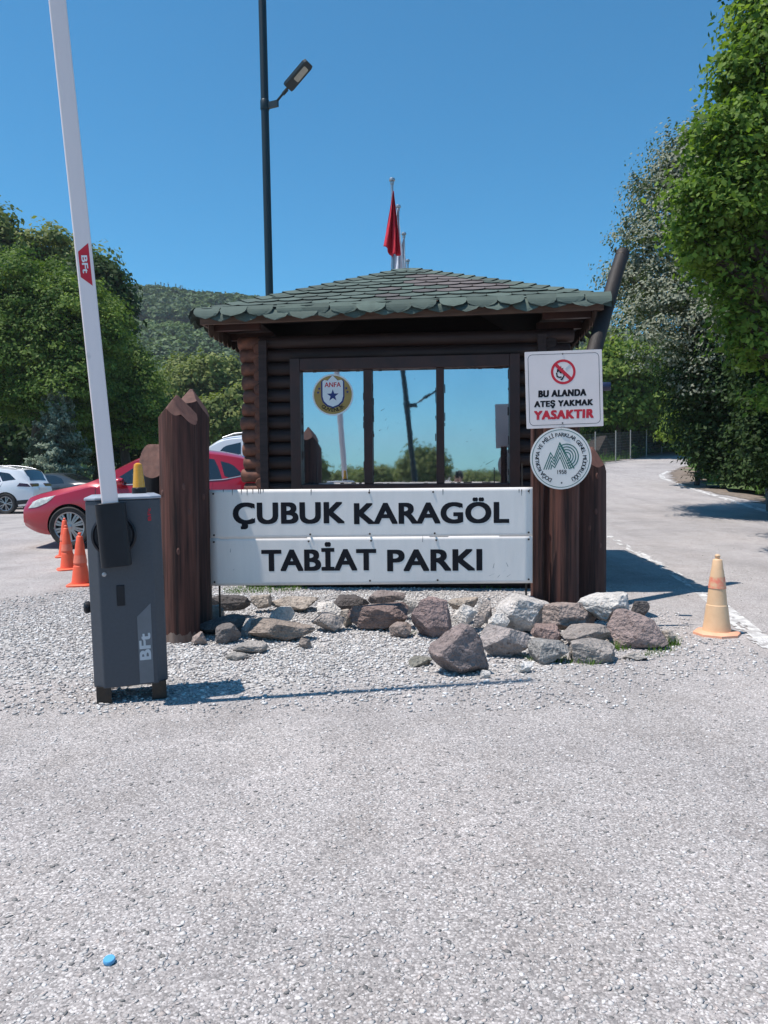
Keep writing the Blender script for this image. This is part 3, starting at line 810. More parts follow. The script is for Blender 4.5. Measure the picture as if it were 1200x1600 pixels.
# hip caps
mb = MB()
for sx_, sy_ in ((-1, -1), (1, -1), (1, 1), (-1, 1)):
    a = Vector((sx_*E2, sy_*E2, ZE)); b = Vector((0, 0, ZP)); d = (b-a).normalized(); s_ = d.cross(Vector((0, 0, 1))).normalized(); u_ = s_.cross(d)
    L_ = (b-a).length; n = int(L_/.19)
    for i in range(n):
        p = a + d*(i*.19+.02); hw = .105; cc = tabcol(i*.7, sx_*2+sy_, 9)
        dn = .035
        vs = [p - s_*hw + u_*(.024-dn), p + u_*.040 - d*.02, p + s_*hw + u_*(.024-dn), p + d*.23 + s_*hw + u_*(.012-dn), p + d*.23 + u_*.020, p + d*.23 - s_*hw + u_*(.012-dn)]
        mb.add(vs, [(0, 1, 4, 5), (1, 2, 3, 4)], 0, cc)
mb.build('hip_cap', M['shingle'], roof)
# fascia boards, rafters, scalloped under-trim
for side in range(4):
    a = side*math.pi/2; sx = Vector((math.cos(a), math.sin(a), 0)); inw = Vector((-math.sin(a), math.cos(a), 0))
    mb = MB(); RM = Matrix((sx, inw, Vector((0, 0, 1)))).transposed()
    L_ = 2*E2-.03*(side % 2)
    mb.box(inw*(-E2+.025+.03) + Vector((0, 0, ZE-.070)), (L_-.06-(.05 if side % 2 else 0), .03, .095), RM)
    mb.build('fascia', M['fascia'], roof, bevel=.004)
    for k in range(7 if side else 0):
        mb = MB(); s_ = -1.8 + k*.6
        mb.box(sx*s_ + inw*(-E2+.36) + Vector((0, 0, ZE-.10)), (.06, .50, .08), RM)
        mb.build('rafter', M['casing'], roof)
    if side in (1, 3):       # hanging scalloped trim board behind the side eaves
        mb = MB()
        n = 24
        for k in range(n):
            s0 = -E2+.12+k*(2*E2-.24)/n; wd = (2*E2-.24)/n
            pts = [(s0+wd/2+wd*.48*math.cos(q), -.07-.055*math.sin(q)) for q in np.linspace(math.pi, 0, 7)]
            poly = pts + [(s0+wd*.98, 0), (s0+wd*.02, 0)]
            T = Matrix((sx, Vector((0, 0, 1)), -inw)).transposed().to_4x4(); T.translation = inw*(-E2+.10)+Vector((0, 0, ZE-.10))
            mb.prism(poly, T, .012)
        mb.build('scallop_trim', M['fascia'], roof)
# ------------------------------------------------------------------ log posts
def log_post(name, label, cx, cy, r, h, facets, seed, lean=(0, 0), group=None, m=None, dust=0, ground=True, cutmat=None):
    rnd = random.Random(seed)
    z0 = gz(cx, cy)-.08
    o = thing(name, label, 'post', (cx, cy, gz(cx, cy)), 0, group)
    n, nz_ = 80, 40
    def rad(a, z):
        k = 1 + .035*noise.noise(Vector((math.cos(a)*1.3, math.sin(a)*1.3, z*1.1+seed*5))) + .02*noise.noise(Vector((math.cos(a)*4, math.sin(a)*4, z*.6+seed)))
        for gcr, (ga, gd, gw) in enumerate(cr):
            da = (a-ga-.15*noise.noise(Vector((z*1.6, seed, gcr)))+math.pi) % (2*math.pi)-math.pi
            k -= gd*math.exp(-(da/gw)**2)*(.5+.5*noise.noise(Vector((z*1.5, gcr*3.1, seed)))+.3)
        return r*k
    cr = [(rnd.uniform(0, 6.28), rnd.uniform(.03, .09), rnd.uniform(.015, .032)) for _ in range(5)]
    def top(x, y):
        t = h
        for fa, slope, d0 in facets:
            t = min(t, h - slope*max(0, x*math.cos(R(fa))+y*math.sin(R(fa))-d0))
        return t
    mb = MB(); vs = []
    for j in range(nz_+1):
        for k in range(n):
            a = 2*math.pi*k/n
            zt = top(r*math.cos(a), r*math.sin(a)); z = -.08+(zt+.08)*j/nz_
            q = rad(a, z); vs.append((q*math.cos(a)+lean[0]*z, q*math.sin(a)+lean[1]*z, z))
    fs = [(j*n+k, j*n+(k+1) % n, (j+1)*n+(k+1) % n, (j+1)*n+k) for j in range(nz_) for k in range(n)]
    mb.add(vs, fs); mb.build('trunk', m or M['post_wood'], o, smooth=60)
    cp = MB(); vs = []; nr = 10
    for j in range(nr+1):
        for k in range(n):
            a = 2*math.pi*k/n; zt0 = top(r*math.cos(a), r*math.sin(a)); q = rad(a, zt0)*(1-j/nr)
            z = top(q*math.cos(a), q*math.sin(a)) + (.004*noise.noise(Vector((q*math.cos(a)*25, q*math.sin(a)*25, seed))) if j else 0)
            vs.append((q*math.cos(a)+lean[0]*z, q*math.sin(a)+lean[1]*z, z))
    cp.add(vs, [(j*n+k, j*n+(k+1) % n, (j+1)*n+(k+1) % n, (j+1)*n+k) for j in range(nr) for k in range(n)])
    cp.build('cut_top', cutmat or M['post_cut'], o, smooth=25)
    if dust:
        db = MB(); vs = []; nj = 6
        for j in range(nj+1):
            for k in range(n):
                a = 2*math.pi*k/n; hh = dust*(.75+.5*noise.noise(Vector((math.cos(a)*5, math.sin(a)*5, seed)))+.25*noise.noise(Vector((a*9, 0, seed))))
                z = -.06+(hh+.06)*j/nj; q = rad(a, z)+.0025*(1-.7*j/nj); vs.append((q*math.cos(a)+lean[0]*z, q*math.sin(a)+lean[1]*z, z))
        db.add(vs, [(j*n+k, j*n+(k+1) % n, (j+1)*n+(k+1) % n, (j+1)*n+k) for j in range(nj) for k in range(n)])
        db.build('dusty_base', M['pale_dust'], o, smooth=60)
    for i in range(5):        # knots and nail heads facing the road
        a = R(rnd.uniform(-150, -30)); z = rnd.uniform(.3, h*.85); q = rad(a, z)
        T = frame_at(Vector((q*math.cos(a)+lean[0]*z, q*math.sin(a)+lean[1]*z, z)), (-math.sin(a), math.cos(a), 0)); kn = MB()
        kn.lathe([(.020, -.004), (.016, .004), (.006, .006), (0, .003)], 10, T @ Matrix.Diagonal((.7, 1.5, 1, 1)))
        kn.build('knot', M['post_cut'], o, smooth=60)
    return o
PG = 'pointed log posts flanking the name board'
p = P(282.5, 1005, 5.85)
log_post('log_post', 'thick brown log post with chiselled point beside the barrier cabinet', p.x, 5.85, .145, 1.885, [(-20, 1.5, -.02), (-160, 1.3, 0), (90, 1.6, .0), (-75, 2.2, .06)], 3, (.010, 0), PG, dust=.09)
p = P(300, 900, 6.12)
log_post('log_post', 'pointed brown log post rising behind the thick one left of the board', p.x+.0, 6.12, .140, 1.96, [(0, 1.7, 0), (180, 1.9, 0), (-90, .9, -.02), (90, 1.5, 0)], 7, (.012, 0), PG, m=M['post_brown'])
p = P(243, 900, 6.3)
log_post('log_post', 'short log stump post with slanted cut face behind the amber beacon', p.x, 6.3, .108, 1.52, [(-80, 1.35, -.10)], 11, (0, 0), PG, m=M['post_dark'])
p = P(876, 930, 6.28)
log_post('log_post', 'brown log post carrying the square and round notices', p.x, 6.28, .148, 1.80, [(0, 1.2, .02), (180, 1.2, .02)], 17, (0, 0), PG)
p = P(918, 930, 6.58)
log_post('log_post', 'brown log post with pointed top at the right behind the round notice', p.x, 6.58, .150, 1.475, [(0, 1.9, .03), (180, 1.4, -.03), (-70, 2.0, .06)], 23, (0, 0), PG, m=M['post_brown'])
# dark square posts the board hangs on
for px, lab in ((321, 'dark squared timber post at the left end of the name board'), (838.5, 'dark squared timber post at the right end of the name board')):
    p = P(px, 900, 6.22)
    h = 1.15 if px < 600 else 1.62
    mb = MB(); mb.box((p.x, 6.22, h/2-.04), (.085, .09, h+.08)); o = mb.build('timber_post', M['post_dark'] if px < 600 else M['post_wood'], bevel=.008, origin=(p.x, 6.22, 0)); tag(o, lab, 'post')
# leaning dark pole behind the right corner of the roof
a, b = Vector((1.46, 6.86, .95)), Vector((2.575, 8.33, 3.60))
mb = MB(); n = 9
mb.tube([a.lerp(b, i/n) + Vector((noise.noise(Vector((i*.7, 1, 1)))*.012, 0, 0)) for i in range(n+1)], [.088-.002*i for i in range(n+1)], 16)
lp = thing('leaning_pole', 'dark tarred pole leaning up past the right roof corner', 'pole', a)

o = mb.build('pole', M['post_dark'], smooth=50, origin=a); o.parent = lp; o.location = (0, 0, 0)
for f in (.978,): 
    mb = MB(); c_ = a.lerp(b, f); d_ = (b-a).normalized(); mb.tube([c_-d_*.004, c_+d_*.004], [.0725, .0725], 16); o = mb.build('wire_band', M['steel_dark'], origin=a); o.parent = lp; o.location = (0, 0, 0)
# navy tube end behind the square notice
c_ = P(936, 604, 6.5)
mb = MB(); mb.tube([c_, c_+Vector((.085, -.02, -.002)), c_+Vector((.092, -.022, -.002))], [.036, .036, .030], 18)
o = mb.build('navy_tube', M['navy_metal'], smooth=50, origin=c_); tag(o, 'short navy blue tube sticking out behind the square notice', 'tube')

# ------------------------------------------------------------------ name board
SY = 6.10
c0 = P(580, 911, SY); board = thing('name_board', 'wide white two panel board with the park name in black capitals', 'sign', (c0.x, SY, 0))
def board_panel(x0, y0, x1, y1, name):
    a_, b_ = P(x0, y0, SY), P(x1, y1, SY); cx, cz = (a_.x+b_.x)/2-c0.x, (a_.z+b_.z)/2; wd, hh = b_.x-a_.x, a_.z-b_.z
    mb = MB(); n = 40; q = 14; vs = []
    for j in range(q+1):
        for i in range(n+1):
            x, z = wd*(i/n-.5), hh*(j/q-.5)
            dy = .0003*noise.noise(Vector((x*3, z*4, hh*3)))
            vs.append((cx+x, dy, cz+z))
    mb.add(vs, [(j*(n+1)+i, j*(n+1)+i+1, (j+1)*(n+1)+i+1, (j+1)*(n+1)+i) for j in range(q) for i in range(n)])
    o = mb.build(name, M['sign_white'], board, smooth=60)
    s = o.modifiers.new('thickness', 'SOLIDIFY'); s.thickness = .004; s.offset = -1
    for ix in (-.488, -.19, 0.002, .20, .488):
        for iz in (-.42, .42):
            if abs(ix) < .3 and random.random() < .2: continue
            T = frame_at(Vector((cx+wd*ix+random.uniform(-.02, .02)*(abs(ix) < .4), -.001, cz+hh*iz)), (1, 0, 0))
            sc = MB(); sc.lathe([(.008, 0), (.008, .003), (.005, .006), (0, .0065)], 10, T)
            sc.build('screw', M['steel_dark'], o, smooth=40)
    return o, cx, cz, wd, hh
up_, ux, uz, uw_, uh = board_panel(327, 765.5, 832, 838, 'panel')
lo_, lx, lz, lw_, lh = board_panel(328, 841, 832, 911, 'panel')
def board_text(s, x0, x1, ytop, ybot, parent, offs):
    a_, b_ = P(x0, ybot, SY), P(x1, ytop, SY); T = frame_at(Vector(((a_.x+b_.x)/2-c0.x, -.0010, a_.z)), (1, 0, 0))
    mb = MB(); put_text(mb, T, s, b_.z-a_.z, b_.x-a_.x, offs, 0, 1.04); mb.build('lettering', M['sign_black'], parent)
def board_letters(items, ytop, ybot, parent):
    """word by word, each as wide as in the photo (pixels of the board's enlarged view)"""
    mb = MB()
    for ch, u0, u1 in items:
        a_, b_ = P(312+u0*.4433, ybot, SY), P(312+u1*.4433, ytop, SY)
        T = frame_at(Vector(((a_.x+b_.x)/2-c0.x, -.0010, a_.z)), (1, 0, 0)); cap = b_.z-a_.z
        put_text(mb, T, ch, cap*.93, b_.x-a_.x, .062, 0, 1.05)
    mb.build('lettering', M['sign_black'], parent)
board_letters([('ÇUBUK', 117, 511), ('KARAGÖL', 544, 1091)], 783, 818, up_)
board_letters([('TABİAT', 218, 622), ('PARKI', 661, 996)], 856.5, 891.5, lo_)
mb = MB()    # rust and paint runs from the top edge and scratches
for px in (349, 363, 377, 386, 395, 404, 407, 411, 486, 577, 692, 811, 815, 827):
    q = P(px, 767, SY); l = random.uniform(.012, .045); mb.add([(q.x-c0.x-.003, -.0008, q.z+.012), (q.x-c0.x-.001, -.0008, q.z-l), (q.x-c0.x+.001, -.0008, q.z-l*.8), (q.x-c0.x+.004, -.0008, q.z+.012)], [(0, 1, 2, 3)])
mb.build('paint_run', M['steel_dark'], up_)
mb = MB()
for px, py, l, an in ((768, 898, .05, .4), (779, 900, .03, .8), (771, 884, .04, 1.3), (792, 882, .035, 2.), (795, 899, .04, .6), (360, 860, .03, 1.4), (365, 890, .02, .5), (788, 892, .02, .2), (660, 842, .05, 1.5)):
    q = P(px, py, SY); dx, dz = math.cos(an)*l/2, math.sin(an)*l/2; mb.add([(q.x-c0.x-dx, -.0016, q.z-dz), (q.x-c0.x-dx+.004, -.0016, q.z-dz), (q.x-c0.x+dx+.002, -.0016, q.z+dz), (q.x-c0.x+dx, -.0016, q.z+dz)], [(0, 1, 2, 3)])
mb.build('scratch', M['stripe_grey'], lo_)
for px in (343, 822):
    q = P(px, 915, SY+.03); mb = MB(); mb.tube([(q.x-c0.x, .03, -.03), (q.x-c0.x, .03, 1.05)], .008, 8); mb.build('rod', M['steel_dark'], board)
q = P(816, 745, SY+.03); mb = MB(); mb.tube([(q.x-c0.x, .03, 1.05), (q.x-c0.x, .03, P(816, 726, SY).z), (q.x-c0.x+.004, .03, P(816, 724, SY).z)], [.006, .006, .012], 8); mb.build('rod', M['steel_dark'], board)

# ------------------------------------------------------------------ square fire warning
WY = 6.06
a_, b_ = P(820.5, 551, WY), P(941, 546.5, WY); cc = P(881.5, 608, WY)
xd = Vector((b_.x-a_.x, 0, (b_.z-a_.z))); wd = xd.length; hh = P(881, 548, WY).z-P(881, 668, WY).z
ws = thing('warning_sign', 'square white notice with a no open fire symbol above the round plaque', 'sign', cc)
T0 = frame_at(Vector((0, 0, 0)), xd)
def rrect(w_, h_, r_, n=6):
    pts = []
    for cx_, cy_, a0 in ((w_/2-r_, h_/2-r_, 0), (-w_/2+r_, h_/2-r_, 90), (-w_/2+r_, -h_/2+r_, 180), (w_/2-r_, -h_/2+r_, 270)):
        pts += [(cx_+r_*math.cos(R(a0+90*i/n)), cy_+r_*math.sin(R(a0+90*i/n))) for i in range(n+1)]
    return pts
mb = MB(); mb.prism(rrect(wd, hh, .006), off(T0, -.006), .006); mb.build('plate', M['warn_white'], ws)
def border(mb, T, w_, h_, r_, lw):
    A, B = rrect(w_, h_, r_), rrect(w_-2*lw, h_-2*lw, r_-lw); n = len(A)
    for i in range(n): mb.face([A[i], A[(i+1) % n], B[(i+1) % n], B[i]], T)
mb = MB(); border(mb, off(T0, .0006), wd*.925, hh*.925, .035, .0035); mb.build('border_line', M['sign_black'], ws)
def at2(T, px, py): 
    q = P(px, py, WY)-cc; return (q.dot(T.col[0].xyz), q.dot(T.col[1].xyz))
ic = at2(T0, 880, 581); ir = .097
TI = off(T0, .0006) @ Matrix.Translation((ic[0], ic[1], 0))
mb = MB(); ring(mb, TI, ir*.80, ir, 48)
mb.face([(-.70*ir+.10*ir, .70*ir+.09*ir), (-.70*ir-.10*ir, .70*ir-.09*ir), (.66*ir-.10*ir, -.66*ir-.09*ir), (.66*ir+.10*ir, -.66*ir+.09*ir)], off(TI, .0008)); mb.build('prohibition_ring', M['sign_red'], ws)
mb = MB()   # hand holding a lit match
hand = [(-.62, -.02), (-.58, .25), (-.42, .42), (-.38, .20), (-.20, .60), (-.14, .30), (.02, .40), (-.02, .10), (.12, .02), (.02, -.10), (-.12, -.02), (-.16, -.18), (-.34, -.10), (-.40, .08), (-.48, -.04)]
mb.face([(x*ir*.85, y*ir*.85) for x, y in hand], off(TI, .0004))
stroke(mb, off(TI, .0004), [(x*ir, y*ir) for x, y in ((-.54, -.05), (-.50, -.36), (-.30, -.44), (-.14, -.40))], .011)
stroke(mb, off(TI, .0004), [(x*ir, y*ir) for x, y in ((-.06, -.10), (.08, -.22), (.02, -.40), (-.10, -.52))], .010)
mb.face([(x*ir, y*ir) for x, y in ((-.28, -.56), (-.16, -.68), (-.04, -.62), (.02, -.48), (-.10, -.52))], off(TI, .0004))
mb.build('pictogram', M['sign_black'], ws)
mb = MB(); stroke(mb, off(TI, .0004), [(x*ir, y*ir) for x, y in ((.20, .18), (.58, .52))], .014); stroke(mb, off(TI, .0004), [(x*ir, y*ir) for x, y in ((.26, .10), (.62, .42))], .004); mb.build('match_stick', M['print_grey'], ws)
for s, x0, x1, yt, yb, m_, of, ang in (('BU ALANDA', 841, 916, 608, 619.5, 'sign_black', .10, 0), ('ATEŞ YAKMAK', 834.5, 926.5, 624, 635, 'sign_black', .10, 0), ('YASAKTIR', 834.5, 927.5, 639.5, 654.5, 'sign_red', .10, 0)):
    A, B = at2(T0, x0, yb+(1 if x0 < 880 else 0)), at2(T0, x1, yt)
    mb = MB(); put_text(mb, off(T0, .0006) @ Matrix.Translation(((A[0]+B[0])/2, A[1], 0)), s, B[1]-A[1], B[0]-A[0], of, .06, 1.14); mb.build('lettering', M[m_], ws)
for px, py in ((879, 553), (879, 661)):
    A = at2(T0, px, py); mb = MB(); mb.lathe([(.006, 0), (.006, .002), (0, .004)], 10, off(T0, .001) @ Matrix.Translation((A[0], A[1], 0)))
    mb.build('screw', M['steel_dark'], ws)
# round plaque
RY = 6.04
rc = P(876.5, 716.5, RY); rr = P(924.5, 716, RY).x-rc.x
rs = thing('round_plaque', 'round white plaque with green striped peaks emblem and ring of lettering', 'sign', rc)
T1 = frame_at(Vector((0, 0, 0)), xd)
mb = MB(); mb.prism(ring_pts(rr, 64)[:-1], off(T1, -.006), .006); mb.build('plate', M['round_white'], rs)
mb = MB(); ring(mb, off(T1, .0005), rr*.925, rr*.945, 64); mb.build('border_ring', M['sign_green'], rs)
mb = MB(); circle_text(mb, off(T1, .0005), 'DOĞA KORUMA VE MİLLİ PARKLAR GENEL MÜDÜRLÜĞÜ', rr*.775, rr*.120, 90, 308, .03); 
put_text(mb, off(T1, .0005) @ Matrix.Translation((.02*rr, -.50*rr, 0)), '1958', rr*.13, rr*.30, .02)
mb.face([(.028*rr*math.cos(q), -.79*rr+.028*rr*math.sin(q)) for q in np.linspace(0, 6.0, 9)], off(T1, .0005)); mb.build('lettering', M['sign_black'], rs)
mb = MB()
k = rr
# striped mountain peaks: nested zig-zags, and the looped letter beside them
for i in range(4):
    d = i*.085
    stroke(mb, off(T1, .0005), [(x*k, y*k) for x, y in ((-.57+d*.9, -.34), (-.335+d*.12, .20-d*1.55), (-.225+d*.05, .02-d*1.2), (-.03, .50-d*1.75), (.33-d*.85, -.34))], .034*k*.92)
for i in range(4):
    r_ = (.40-i*.088)*k
    pts = [(.185*k+r_*math.cos(R(a))*.95, .06*k+r_*math.sin(R(a))) for a in np.linspace(128-i*4, -82-i*3, 26)]
    stroke(mb, off(T1, .0008), pts, .034*k)
stroke(mb, off(T1, .0011), [(x*k, y*k) for x, y in ((-.03, .52), (.42, -.34))], .036*k)
mb.build('emblem', M['sign_green'], rs)
mb = MB()
A = Vector((0, 0)); mb.tube([(.0, -.010, rr*.97), (-.006, -.014, rr*1.02), (.004, -.016, rr*1.06)], .003, 6); mb.tube([(-.02, -.006, rr*1.03), (.03, -.008, rr*1.02)], .003, 6); mb.build('tie_wire', M['zinc'], rs)

# ------------------------------------------------------------------ rising arm barrier
bx, by = -1.455, 4.36
bar_ = thing('barrier_gate', 'dark grey parking barrier cabinet with its white arm raised', 'barrier', (bx, by, 0), R(18)); bar_.rotation_euler = (0, R(-1.2), R(18))
wdt, dpt, ch_, zb, zt = .395, .30, .055, .09, 1.125
oct_ = [(-wdt/2+ch_, -dpt/2), (wdt/2-ch_, -dpt/2), (wdt/2, -dpt/2+ch_), (wdt/2, dpt/2-.02), (wdt/2-.02, dpt/2), (-wdt/2+.02, dpt/2), (-wdt/2, dpt/2-.02), (-wdt/2, -dpt/2+ch_)]
mb = MB(); mb.prism(oct_, Matrix.Translation((0, 0, zb)), zt-zb); cab = mb.build('cabinet', M['cabinet'], bar_, bevel=.006)
mb = MB(); 
big_ = [(x*1.03, y*1.04) for x, y in oct_]; sm_ = [(x*.86, y*.86) for x, y in oct_]
n = 8; vs = [Vector((x, y, zt+.002)) for x, y in big_]+[Vector((x, y, zt+.016)) for x, y in big_]+[Vector((x, y, zt+.030)) for x, y in sm_]
mb.add(vs, [tuple(reversed(range(8))), tuple(range(16, 24))]+[(j*8+i, j*8+(i+1) % 8, j*8+8+(i+1) % 8, j*8+8+i) for j in range(2) for i in range(8)]); mb.build('lid', M['cabinet_lid'], bar_, bevel=.004)
FY = -dpt/2
T2 = frame_at(Vector((0, FY-.0025, 0)), (1, 0, 0))
for sx_ in (-1, 1):
    mb = MB(); mb.prism([(sx_*(wdt/2-.012), -dpt/2+.005), (sx_*(wdt/2-.012), dpt/2-.03), (sx_*(wdt/2-.017), dpt/2-.03), (sx_*(wdt/2-.017), -dpt/2+.012), (sx_*(wdt/2-.09), -dpt/2+.012), (sx_*(wdt/2-.09), -dpt/2+.005)][::(1 if sx_ < 0 else -1)], Matrix.Translation((0, 0, -.01)), zb+.02); mb.build('foot', M['steel_dark'], bar_)
mb = MB(); mb.face([(.045, .10), (.120, .10), (.120, .545), (.045, .475)], T2); sp_ = mb.build('stripe_panel', M['stripe_grey'], cab)
mb = MB(); put_text(mb, off(T2, .0015) @ Matrix.Translation((.108, .305, 0)) @ Matrix.Rotation(R(90), 4, 'Z'), 'BFt', .055, .150, .07); mb.build('lettering', M['print_grey'], sp_)
mb = MB(); put_text(mb, off(T2, .0015) @ Matrix.Translation((.143, 1.04, 0)) @ Matrix.Rotation(R(90), 4, 'Z'), 'BFt', .016, .07, .04); mb.build('lettering', M['sign_red'], cab)
mb = MB(); mb.box((-.035, FY-.002, .60), (.042, .006, .115)); mb.build('handle', M['black_plastic'], cab, bevel=.003)
mb = MB(); mb.lathe([(.012, 0), (.012, .006), (.006, .009), (0, .009)], 14, frame_at(Vector((-.115, FY, .722)), (1, 0, 0))); mb.build('lock', M['zinc'], cab, smooth=40)
mb = MB(); mb.lathe([(.028, 0), (.034, .012), (.034, .026), (.022, .036), (0, .038)], 18, Matrix.Translation((-wdt/2-.002, -.03, .53)) @ Matrix.Rotation(R(-90), 4, 'Y')); mb.build('knob', M['black_plastic'], cab, smooth=40)
mb = MB(); mb.box((wdt/2+.001, -.04, .62), (.004, .02, .13)); mb.build('vent_slot', M['black_plastic'], cab)
# hub and bracket
hx, hz = -.055, .935
mb = MB(); mb.lathe([(.118, 0), (.118, .022), (.108, .030), (.100, .026), (.096, .034), (0, .036)], 40, frame_at(Vector((hx, FY, hz)), (1, 0, 0))); mb.build('hub', M['black_plastic'], bar_, smooth=35)
AT = R(-3.05)      # the arm leans left
def armM(): return Matrix.Translation((hx, FY-.075, hz)) @ Matrix.Rotation(AT, 4, 'Y') @ Matrix.Rotation(R(0), 4, 'X')
mb = MB(); prof = rrect(.158, .085, .038, 8)
AM = armM()
mb.prism(prof, AM @ Matrix.Translation((0, 0.004, -.165)), .345); mb.build('arm_bracket', M['black_plastic'], bar_, smooth=50, bevel=.004)
mb = MB(); armw, armd, arml = .084, .055, 6.1
mb.prism(rrect(armw, armd, .008, 3), AM @ Matrix.Translation((0, 0, .12)), arml); arm = mb.build('arm', M['arm_white'], bar_, smooth=30)
T3 = AM @ frame_at(Vector((0, -armd/2-.001, 0)), (1, 0, 0))
mb = MB(); mb.face([(-.027, 1.495), (.027, 1.54), (.027, 1.32), (-.027, 1.365)][::-1], Matrix.Translation((0, 0, 0)) @ T3)
st_ = mb.build('reflector_sticker', M['sign_red'], arm)
mb = MB(); put_text(mb, off(T3, .0012) @ Matrix.Translation((-.013, 1.43, 0)) @ Matrix.Rotation(R(-90), 4, 'Z'), 'BFt', .027, .092, .06); mb.build('lettering', M['tin_white'], st_)
# beacon
bp_ = (.088, .02)
be = MB(); be.lathe([(.040, 0), (.040, .032), (.034, .036), (0, .036)], 22, Matrix.Translation((*bp_, zt+.028))); bb = be.build('beacon', M['black_plastic'], bar_, smooth=40)
mb = MB(); pr = []
for i in range(9): pr += [(.0345-.0012*i, .036+i*.0145), (.0338-.0012*i, .036+i*.0145+.007)]
pr += [(.022, .168), (.010, .176), (0, .177)]
mb.lathe(pr, 24, Matrix.Translation((*bp_, zt+.028))); mb.build('amber_lens', M['amber'], bb, smooth=25)

# ------------------------------------------------------------------ traffic cones
def cone(label, cx, cy, h, body, base, band, group=None, rz=0, lean=(0, 0), octa=True, tip=True):
    o = thing('traffic_cone', label, 'traffic cone', gp(cx, cy), rz, group)
    o.rotation_euler = (lean[0], lean[1], rz)
    b_ = h*.27
    mb = MB()
    if octa: pl = [(b_*math.cos(R(22.5+45*i))*1.03, b_*math.sin(R(22.5+45*i))*1.03) for i in range(8)]
    else: pl = rrect(b_*1.75, b_*1.75, b_*.4, 4)
    vs = [Vector((x, y, 0)) for x, y in pl]+[Vector((x, y, h*.028)) for x, y in pl]+[Vector((x*.9, y*.9, h*.045)) for x, y in pl]+[Vector((x*.70, y*.70, h*.05)) for x, y in pl]; n = len(pl)
    mb.add(vs, [tuple(reversed(range(n))), tuple(range(3*n, 4*n))]+[(j*n+i, j*n+(i+1) % n, j*n+n+(i+1) % n, j*n+n+i) for j in range(3) for i in range(n)])
    mb.build('base', base, o, smooth=40)
    r0, r1 = h*.165, h*.052
    def rz_(t): return r0+(r1-r0)*t
    mb = MB(); mb.lathe([(rz_(0)*1.02, h*.05), (rz_(.15), h*.05+.9*h*.15*.97), (rz_(.34), h*.37), (rz_(.345)-.004, h*.375), (rz_(.6), h*.61), (rz_(.605), h*.615), (rz_(.78), h*.79), (rz_(.82)-.002, h*.82), (rz_(.97), h*.925), (r1*.95, h*.935), (r1*.45, h*.945), (r1*.62, h*.965), (r1*.62, h*.985), (r1*.3, h), (0, h)], 28)
    mb.build('body', body, o, smooth=40)
    mb = MB(); mb.lathe([(rz_(.545)+.0015, h*.58), (rz_(.71)+.0025, h*.72)] if band is M['cone_redband'] else [(rz_(.4)+.0025, h*.43), (rz_(.56)+.0025, h*.58)], 28, cap=False); mb.build('band', band, o, smooth=40)
    return o
q = G(1125, 994); cone('faded yellow traffic cone with a worn pink band on the right lane', q.x, q.y+.06, .62, M['cone_faded'], M['cone_pink'], M['cone_redband'], rz=.2)
CG = 'orange traffic cones left of the barrier'
q = G(121, 917); cone('orange traffic cone standing nearest to the barrier cabinet', q.x, q.y+.1, .615, M['cone_orange'], M['cone_orange'], M['cone_band'], CG, .15, octa=False)
q = G(102, 892); cone('orange traffic cone with a scuffed band in the middle of the row', q.x, q.y+.1, .60, M['cone_orange'], M['cone_orange'], M['cone_band'], CG, .5, (0, R(-2)), octa=False)
q = G(98, 872); cone('orange traffic cone farthest back in front of the red car', q.x, q.y+.1, .60, M['cone_orange'], M['cone_orange'], M['cone_band'], CG, .3, octa=False)
q = G(171, 1506); mb = MB()
mb.lathe([(.0150, 0), (.0155, .002), (.0150, .0075), (.0135, .0095), (0, .0098)], 26, Matrix.Rotation(R(7), 4, 'X')); o = mb.build('bottle_cap', M['cap_blue'], smooth=35); o.location = q+Vector((0, 0, .004)); tag(o, 'small light blue bottle cap lying on the near asphalt', 'bottle cap')
